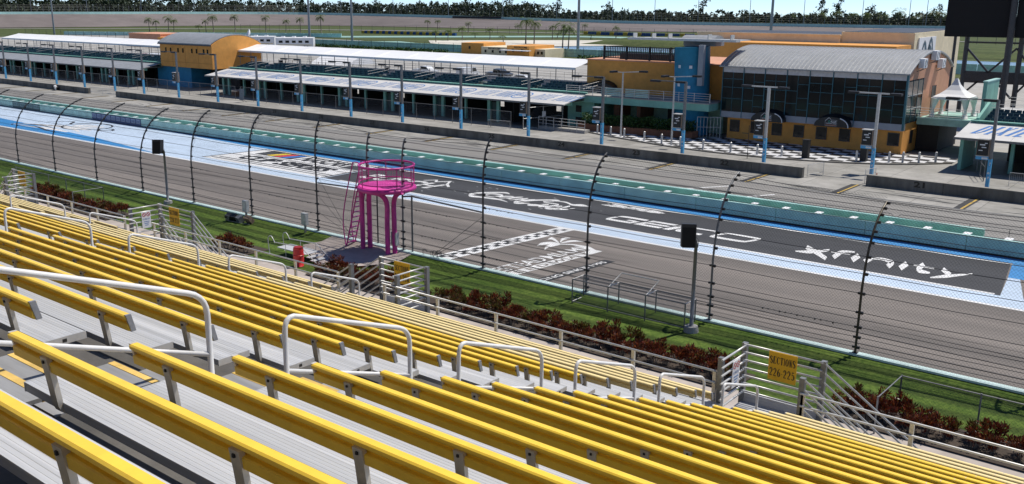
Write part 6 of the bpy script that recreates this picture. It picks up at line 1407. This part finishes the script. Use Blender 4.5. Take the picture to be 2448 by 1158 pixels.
gz = thing('gable_marquee', 'small grey gabled marquee with white roof behind the long terrace', 'tent', (-146, 128, 0)); MB().prismx([(124,2.6),(128,4.4),(132,2.6)], -152, -141).build('roof', WHITE, gz)
for x in (-151.8,-146.5,-141.2):
    for y in (124.2,131.8): MB().cyl(x, y, -.1, 2.7, .08, 6).build('pole', GALV, gz)
for i in range(14):
    x = -118-i*3.3+1.3*math.sin(i*2.1); tag(MB().tube([(x,122,-.1),(x+.5,122.3,3.2)], .06, 5).build('tent_stay', M('stay_wood', (.3,.22,.13), .8) if i == 0 else bpy.data.materials['stay_wood']), 'leaning wooden prop behind the long terrace', 'prop', 'wooden props behind the terrace')
rs_ = thing('orange_restroom', 'orange and cream restroom block beyond the white canopy tent', 'building', (-163, 203, 0))
MB().box(-179,-171,199,208,-.1,3.3).build('orange_block', ORANGE, rs_); MB().box(-171,-161,198,209,-.1,2.5).build('cream_block', TAN, rs_); MB().box(-161,-153.6,196.5,207,-.1,3.1).build('orange_block', ORANGE, rs_); MB().box(-153.6,-150.4,199,207,-.1,2.3).build('cream_block', TAN, rs_)
for x, y, z in ((-176,198.97,1.7),(-169.5,197.97,1.0),(-167,197.97,1.0),(-164.5,197.97,1.0),(-162.5,197.97,1.0),(-159,196.47,1.6),(-156,196.47,1.6),(-152.6,198.97,1.0),(-151.4,198.97,1.0)): MB().box(x-.3, x+.3, y-.05, y, z, z+.7).build('window', GLASS, rs_)
for (u, y, z) in ((-168.5,197.9,1.9), (-158.5,196.4,2.5)): mb = MB(); put_text(mb, 'RESTROOMS', lambda a, b: (a, y, b), u, u+4.2, z, z+.4, .02); mb.build('lettering', INK, rs_)
MB().box(-162,-153,194.5,196.5,1.9,2.05).build('porch_roof', WHITE, rs_)
og = thing('salmon_block', 'salmon flat-roofed block beyond the far white canopy', 'building', (-292, 176, 0))
MB().box(-303,-284,172,182,-.1,4.0).build('wall', SALMON, og); MB().box(-284,-268,171,180,-.1,3.2).build('wing', ORANGE, og); MB().box(-303.2,-283.8,171.8,182.2,4.0,4.15).build('parapet', SALMON, og)
# hedge strip, teal walls and ground patches of the infield
LAKE = M('lake_water', (.10,.13,.15), .15, 0, .1, .1, spec=.5, bump=.15, bscale=1.5)
PALET = M('faded_teal_paving', (.26,.42,.37), .8, 0, .1, .1, dirt=.15)
GREYP = M('grey_infield_paving', (.30,.29,.27), .85, 0, .1, .2, dirt=.2)
sheet('lake', [(-215,216),(-150,220),(-120,235),(-40,222),(40,222),(40,262),(-60,256),(-150,262),(-172,268),(-190,250),(-215,230)], -.12, LAKE)
mb = MB(); rr = random.Random(2)
cpts = [(-252,262),(-215,292),(-193,306),(-172,274),(-190,252),(-214,238),(-236,246)]
sheet('sand_beach', cpts, -.08, SAND)
for nm, pts, z in (('paved_strip', [(-420,222),(-300,260),(-225,318),(-120,330),(100,330),(100,340),(-125,341),(-235,330),(-310,272),(-420,232)], -.06), ):
    sheet(nm, pts, z, PALET)
sheet('paved_strip', [(-280,214),(-250,238),(-190,215),(-150,212),(60,214),(60,219),(-150,218),(-190,222),(-255,250),(-290,222)], -.05, PALET)
sheet('paved_strip', [(-560,222),(-420,305),(-300,345),(-150,362),(100,365),(100,369),(-150,366),(-305,349),(-425,310),(-562,228)], -.04, GREYP)
sheet('paved_strip', [(-420,210),(-330,250),(-270,246),(-262,228),(-330,210),(-420,196)], -.07, GREYP)
for nm, (xa, xb, y0, y1, z1), m, lb in (('mound', (-192,-140,272,306,2.6), FIELD, ''), ('mound', (-100,-40,266,326,2.0), FIELD, '')):
    mb = MB(); n = 10
    for i in range(n+1):
        for j in range(n+1):
            u, v = i/n, j/n; mb.v.append((xa+(xb-xa)*u, y0+(y1-y0)*v, -.15+z1*max(0, math.sin(math.pi*u)*math.sin(math.pi*v))**.5))
    for i in range(n):
        for j in range(n): a = i*(n+1)+j; mb.face((a, a+n+1, a+n+2, a+1))
    tag(mb.build(nm, FIELD, smooth=True), kind='structure')
tw = thing('teal_infield_wall', 'long low pale teal wall across the infield beyond the tents', 'wall', (-330, 232, 0))
for (a, b) in (((-420,208),(-352,238)), ((-352,238),(-300,262))):
    n = 14
    for i in range(n):
        p = Vector(a).lerp(Vector(b), i/n); q = Vector(a).lerp(Vector(b), (i+.96)/n); MB().bar((p.x,p.y,.7), (q.x,q.y,.7), .4, 1.5).build('wall_block', TEALL, tw)
tw2 = thing('teal_lakeside_fence', 'dark teal screen fence along the paddock edge by the lake', 'fence', (-180, 208, 0))
for i in range(36):
    x = -282+7*i
    if x > -30: break
    MB().box(x, x+6.9, 209.9, 210.1, -.1, 2.0).build('screen', TEALW, tw2)
hl = thing('hedge_strip', 'long clipped hedge along the back edge of the paddock', 'hedge', (-200, 197, 0)); lv = []; rr = random.Random(4)
for i in range(9000):
    x = rr.uniform(-330,-60); 
    if -184 < x < -140: continue
    lv.append((Vector((x,198.5+rr.uniform(-.9,.9),rr.uniform(-.1,1.3))), rv(rr)+Vector((0,0,.4)), rv(rr), rr.uniform(.5,.9), rr.uniform(.3,.5), rr.random()))
leaves_obj('foliage', lv, HEDG, hl, True)
tyres = thing('tyre_wall', 'blue and yellow tyre wall along the infield road course', 'tyre wall', (-300, 262, 0))
TB = M('tyre_blue', (.02,.07,.2), .7); TY = M('tyre_yellow', (.5,.33,.03), .7)
for i in range(30): MB().box(-330+1.9*i, -328.2+1.9*i, 300.0, 300.8, -.1, 1.1).build('tyre_stack', TB if i % 2 else TY, tyres)
for i in range(40): MB().box(-240+2.2*i, -238+2.2*i, 344.0, 344.8, -.1, 1.2).build('tyre_stack', TB if i % 3 else TY, tyres)
# infield fences far off: thin posts and wires
iff = thing('infield_fence', 'tall dark wire fence along the infield road', 'fence', (-300, 225, 0))
for (a, b, h) in (((-430,196),(-285,206),2.6), ((-285,206),(-60,208),2.6), ((-400,285),(-240,335),3.2), ((-240,335),(60,352),3.2)):
    n = int(math.hypot(b[0]-a[0], b[1]-a[1])/5.5); mb = MB()
    for i in range(n+1): x = a[0]+(b[0]-a[0])*i/n; y = a[1]+(b[1]-a[1])*i/n; mb.tube([(x,y,-.1),(x,y,h)], .07, 4)
    for z in (h*.4, h*.7, h): mb.tube([(a[0],a[1],z),(b[0],b[1],z)], .03, 3)
    o = mb.build('posts_and_wires', POSTB, iff); o['kind'] = 'stuff'
# ------------------------------------------------------------- far turn and back straight
inner = [(-600,90),(-590,150),(-575,195),(-556,241),(-528,274),(-507,312),(-478,348),(-440,372),(-379,382),(-315,384),(-261,386),(-225,395),(-177,408),(-114,415),(100,420)]
zo = [7,7,7,7,6.8,6.6,6.2,5.6,4.8,4.0,3.2,2.8,2.4,2.2,2.2]
ip = smooth_pts([(a, b, z) for (a, b), z in zip(inner, zo)], 4)
def outw(i):
    a = ip[max(0, i-1)]; b = ip[min(len(ip)-1, i+1)]; d = Vector((b.x-a.x, b.y-a.y, 0)).normalized(); n = Vector((-d.y, d.x, 0))
    if n.dot(Vector((-.6,.8,0))) < 0: n = -n
    return n
op = [Vector((p.x, p.y, 0))+outw(i)*18 for i, p in enumerate(ip)]
BANK = M('far_banked_asphalt', (.16,.135,.13), .85, 0, .12, .05, stretch=(1,1,6), dirt=.2)
mb = MB()
for i, p in enumerate(ip): mb.v += [(p.x, p.y, 0.0), (p.x+outw(i).x*9, p.y+outw(i).y*9, p.z*.52), (op[i].x, op[i].y, p.z)]
for i in range(len(ip)-1):
    for k in (0, 1): a = 3*i+k; mb.face((a, a+1, a+4, a+3))
tag(mb.build('far_track', BANK), kind='structure')
fw_ = thing('far_wall', 'distant pale teal wall round the far turn', 'wall', (-450, 400, 3))
for i in range(len(ip)-1):
    a, b = op[i], op[i+1]; MB().bar((a.x,a.y,ip[i].z+.55), (b.x,b.y,ip[i+1].z+.55), .5, 1.3).build('wall_section', TEALL, fw_)
mb = MB()
for i in range(10): p = op[33].lerp(op[35], i/10); mb.rbox((p.x-1,p.y-1.5,ip[34].z+.7), (4.5,.2,1.1), -.0)
mb.build('banner', BLACK, fw_)
ff = thing('far_catch_fence', 'distant catch fence with curved pale posts beyond the back straight', 'fence', (-350, 420, 3)); mb = MB(); mbw = MB()
for i in range(len(ip)-1):
    nn = outw(i); 
    for f in (0, .25, .5, .75):
        p = op[i].lerp(op[i+1], f); z = ip[i].z+(ip[i+1].z-ip[i].z)*f; q = p+nn*1.0
        mb.tube([(q.x,q.y,z),(q.x,q.y,z+4.2),(q.x-nn.x*.8,q.y-nn.y*.8,z+5.2),(q.x-nn.x*1.8,q.y-nn.y*1.8,z+5.6)], .09, 4)
    a = op[i]+nn; b = op[i+1]+outw(i+1)
    for h in (1.5,2.5,3.4,4.2,5): mbw.tube([(a.x,a.y,ip[i].z+h),(b.x,b.y,ip[i+1].z+h)], .035, 3)
o = mb.build('posts', M('pale_far_posts', (.2,.2,.2), .5, .3), ff); o['kind'] = 'stuff'; o = mbw.build('wires', WIRE, ff); o['kind'] = 'stuff'
MASTS = [(-568.2,263.7),(-548.6,286.4),(-534.4,312.0),(-517.7,337.0),(-500.0,358.9),(-476.6,377.3),(-452.4,394.3),(-414.7,400.5),(-376.4,406.1),(-337.9,407.3),(-302.9,408.5),(-269.0,408.7),(-248.1,414.0),(-227.4,419.2),(-203.9,425.6),(-180.3,431.8),(-154.7,434.6),(-135.3,436.8),(-128.4,437.5)]
mast = None
def make_mast(r, h, lb, gp):
    t = thing('light_mast', lb, 'light mast', (0,0,0), gp); MB().tube([(0,0,-.3),(0,0,h)], [r, r*.55], 8).build('pole', POLEM, t, local=True)
    for k in range(3): MB().box(-2.2, 2.2, -.12, .12, h-.4-1.1*k, h-.15-1.1*k).build('cross_arm', POLEM, t, local=True); 
    for k in range(3):
        mb = MB()
        for j in range(6): mb.rbox((-1.9+.76*j,-.35,h-.5-1.1*k), (.55,.4,.5), 0, .5)
        mb.build('lamp_heads', BLACK, t, local=True)
    return t
POLEM = M('galvanised_mast', (.30,.31,.32), .5, .2, .1, 1)
m0 = make_mast(.34, 32, 'tall floodlight mast beyond the far wall', 'floodlight masts along the far wall')
for i, (x, y) in enumerate(MASTS):
    if i == 0: m0.location = WM((x, y, 0))
    else: dup(m0, (x, y, 0))
m1 = make_mast(.42, 33, '', 'thick floodlight masts in the infield')
for i, (x, y, lb) in enumerate(((-431,209,'thick floodlight mast rising behind the far left end of the canopy tent'), (-251.8,206,'thick floodlight mast beside the motorhomes'), (-245.5,218.6,'thick floodlight mast between the motorhomes and the restroom block'), (-150.6,213.4,'thick floodlight mast by the lake right of the restroom block'), (-104,230,'thick floodlight mast behind the barrel-roofed hall'))):
    o = m1 if i == 0 else copy_tree(m1); o.location = WM((x, y, 0)); o.scale = (GS(y),)*3; o['label'] = lb
# ------------------------------------------------------------- palms
PALM = leaf_mat('palm_fronds', [(.03,.05,.008), (.08,.125,.018), (.2,.26,.05)], .45, .3)
def make_palm(seed, h, lb):
    rr = random.Random(seed); t = thing('palm_tree', lb, 'palm', (0,0,0), 'palms in the infield')
    ln = rr.uniform(-.3,.3); MB().tube([(0,0,-.2),(ln*.3,0,h*.35),(ln*.7,.1,h*.7),(ln,.15,h)], [.26,.17,.15,.13], 7).build('trunk', BARK, t, local=True, smooth=True)
    lv = []; c = Vector((ln,.15,h))
    for f in range(26):
        a = f*2.4+rr.uniform(-.2,.2); el = rr.uniform(-.45,1.2); L = rr.uniform(2.6,3.6); p = c.copy(); d = Vector((math.cos(a)*math.cos(el), math.sin(a)*math.cos(el), math.sin(el))); n = 9
        tone = min(1, max(0, .35+.3*el+rr.uniform(-.2,.2)))
        for s in range(n):
            q = p+d*L/n; sd = d.cross(Vector((0,0,1))); sd = sd.normalized() if sd.length > .01 else Vector((1,0,0))
            w = .55*math.sin(math.pi*(s+1.2)/(n+1.5))+.12
            for sg in (-1, 1): lv.append((p+sd*sg*w*.5+Vector((0,0,-.12*w)), sd*sg+d*.7+Vector((0,0,-.45)), Vector((0,0,1)), w*1.25, .16, min(1, max(0, tone+rr.uniform(-.1,.1)))))
            lv.append((p+d*L/n*.5, d, sd.cross(d), L/n*1.1, .07, tone)); p = q; d = (d+Vector((0,0,-.16-.05*s))).normalized()
    leaves_obj('crown', lv, PALM, t); return t
PALMS = [(-407.9,241.7,7.0),(-405.5,243.6,6.3),(-401.1,247.2,7.7),(-404.2,251.8,6.5),(-395.0,259.3,3.7),(-392.6,261.3,6.0),(-389.9,263.4,8.2),(-392.3,276.4,8.0),(-381.0,285.5,7.5),(-364.4,284.2,6.3),(-354.8,284.9,7.0),(-351.6,294.6,8.0),(-334.7,346.9,5.2),(-340.4,359.1,4.9),(-241.3,254.6,4.1),(-245.2,265.0,4.0),(-241.2,268.3,5.1),(-288.7,324.8,5.0),(-238.2,280.2,4.4),(-256.1,319.5,4.6),(-206.4,262.1,9.0),(-204.2,263.8,8.0),(-219.8,295.1,5.6),(-172.6,236.8,8.2),(-164.5,228.6,7.8),(-248.9,357.1,4.1),(-205.8,316.4,4.8),(-255.4,291.7,1.9),(-225.3,305.6,2.2),(-222.8,269.6,2.3),(-208.7,304.2,2.0)]
RPALM = [(-189.1,440.9),(-182.5,441.6),(-175.9,442.3),(-169.9,443.0),(-162.1,443.9),(-156.5,444.5),(-149.5,445.3),(-143.0,446.0),(-135.7,446.8),(-129.4,447.5),(-125.2,448.0)]
pv = [make_palm(i, 6.6, '') for i in range(4)]; pu = [False]*4; rr = random.Random(31)
allp = [(x, y, h, 'slender palm on the infield grass inside the far turn' if x < -330 else ('tall palm by the sandy lake shore' if h > 7 else 'short bushy palm by the sandy lake shore')) for x, y, h in PALMS]+[(x, y, 9.5+rr.uniform(-1.5,1.5), 'palm standing beyond the back straight wall') for x, y in RPALM]+[(-33,246,6.5,'palm behind the scoreboard legs'), (-24,252,7,'palm behind the scoreboard legs'), (-46,250,6,'palm behind the scoreboard legs'), (-13,248,6.4,'palm behind the scoreboard legs')]
for x, y, h, lb in allp:
    i = rr.randrange(4)
    if not pu[i]: o = pv[i]; pu[i] = True
    else: o = copy_tree(pv[i])
    s = h/7.8*GS(y); o.location = WM((x, y, -.05)); o.rotation_euler = (0,0,rr.uniform(0,6.28)); xy = max(s, .75*GS(y)); o.scale = (xy, xy, s); o['label'] = lb; o['group'] = lb.split(' ', 1)[1] if False else 'palms: '+lb
for i in range(4):
    if not pu[i]:
        for ch in list(pv[i].children): bpy.data.objects.remove(ch)
        bpy.data.objects.remove(pv[i])
# ------------------------------------------------------------- distant wood and single trees
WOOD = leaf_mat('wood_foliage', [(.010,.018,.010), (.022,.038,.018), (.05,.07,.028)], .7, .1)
def crown_leaves(rr, c, h, w, n, size, conif=.5):
    lv = []
    cl = [(rr.gauss(0,.32)*w, rr.gauss(0,.32)*w, rr.uniform(.18,1.0)) for i in range(max(5, n//14))]
    for i in range(n):
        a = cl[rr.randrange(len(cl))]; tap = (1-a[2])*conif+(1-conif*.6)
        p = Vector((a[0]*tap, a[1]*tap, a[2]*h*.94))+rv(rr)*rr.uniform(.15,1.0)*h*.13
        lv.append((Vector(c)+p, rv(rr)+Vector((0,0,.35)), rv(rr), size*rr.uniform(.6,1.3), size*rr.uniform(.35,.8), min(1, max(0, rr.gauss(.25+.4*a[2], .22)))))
    return lv
rr = random.Random(77); lv = []
dist_pts = []
for i in range(len(op)-1):
    L = (op[i+1]-op[i]).length; n = max(1, int(L/2.0))
    for k in range(n):
        p = op[i].lerp(op[i+1], k/n); nn = outw(i); left = p.x < -330
        for row, (d0, d1) in enumerate(((10,15), (16,26), (27,42))):
            q = p+nn*rr.uniform(d0, d1)+Vector((rr.uniform(-2,2), rr.uniform(-2,2), 0))
            if left: h = (rr.uniform(13,17), rr.uniform(18,24), rr.uniform(21,27))[row]/GS(q.y)
            else: h = (rr.uniform(10,13), rr.uniform(13,16.5), rr.uniform(13,19))[row]/GS(q.y)
            lv += crown_leaves(rr, (q.x, q.y, -.3), h, h*(.55 if row else .9), (120, 190, 190)[row], (2.8 if row else 2.0)/GS(q.y), .45)
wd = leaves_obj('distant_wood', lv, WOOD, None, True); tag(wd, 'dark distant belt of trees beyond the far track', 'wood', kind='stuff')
TREES = [(-589.7,317.3,13.0),(-569.3,354.2,13.5),(-551.5,376.3,12.4),(-542.8,395.8,13.2),(-515.1,413.3,13.5),(-473.1,442.6,12.9),(-447.3,454.9,12.4),(-408.7,456.1,13.3),(-374.2,456.9,13.6),(-339.4,458.1,12.2),(-301.5,453.2,11.5),(-250.7,465.7,12.1),(-192.6,481.7,11.4),(-184.4,482.6,11.8),(-168.5,484.4,10.3),(-138.3,487.8,10.1)]
tp = []
for i in range(4):
    r2 = random.Random(100+i); t = thing('pine_tree', '', 'tree', (0,0,0), 'tall trees above the distant wood')
    MB().tube([(0,0,-.3),(.2,.1,6),(0,0,12)], [.32,.2,.05], 6).build('trunk', BARK, t, local=True); leaves_obj('crown', crown_leaves(r2, (0,0,1.5), 11.3, 4.6, 260, 1.05, .8), WOOD, t); tp.append(t)
for i, (x, y, h) in enumerate(TREES):
    o = tp[i] if i < 4 else copy_tree(tp[i % 4]); o.location = WM((x, y, 0)); s = h/12.4*1.25*GS(y); o.scale = (s, s, s); o.rotation_euler = (0,0,i*1.7)
    o['label'] = 'lone dark pine-like tree standing clear on the low skyline' if i == 11 else 'tall dark pine-like tree rising above the distant wood'
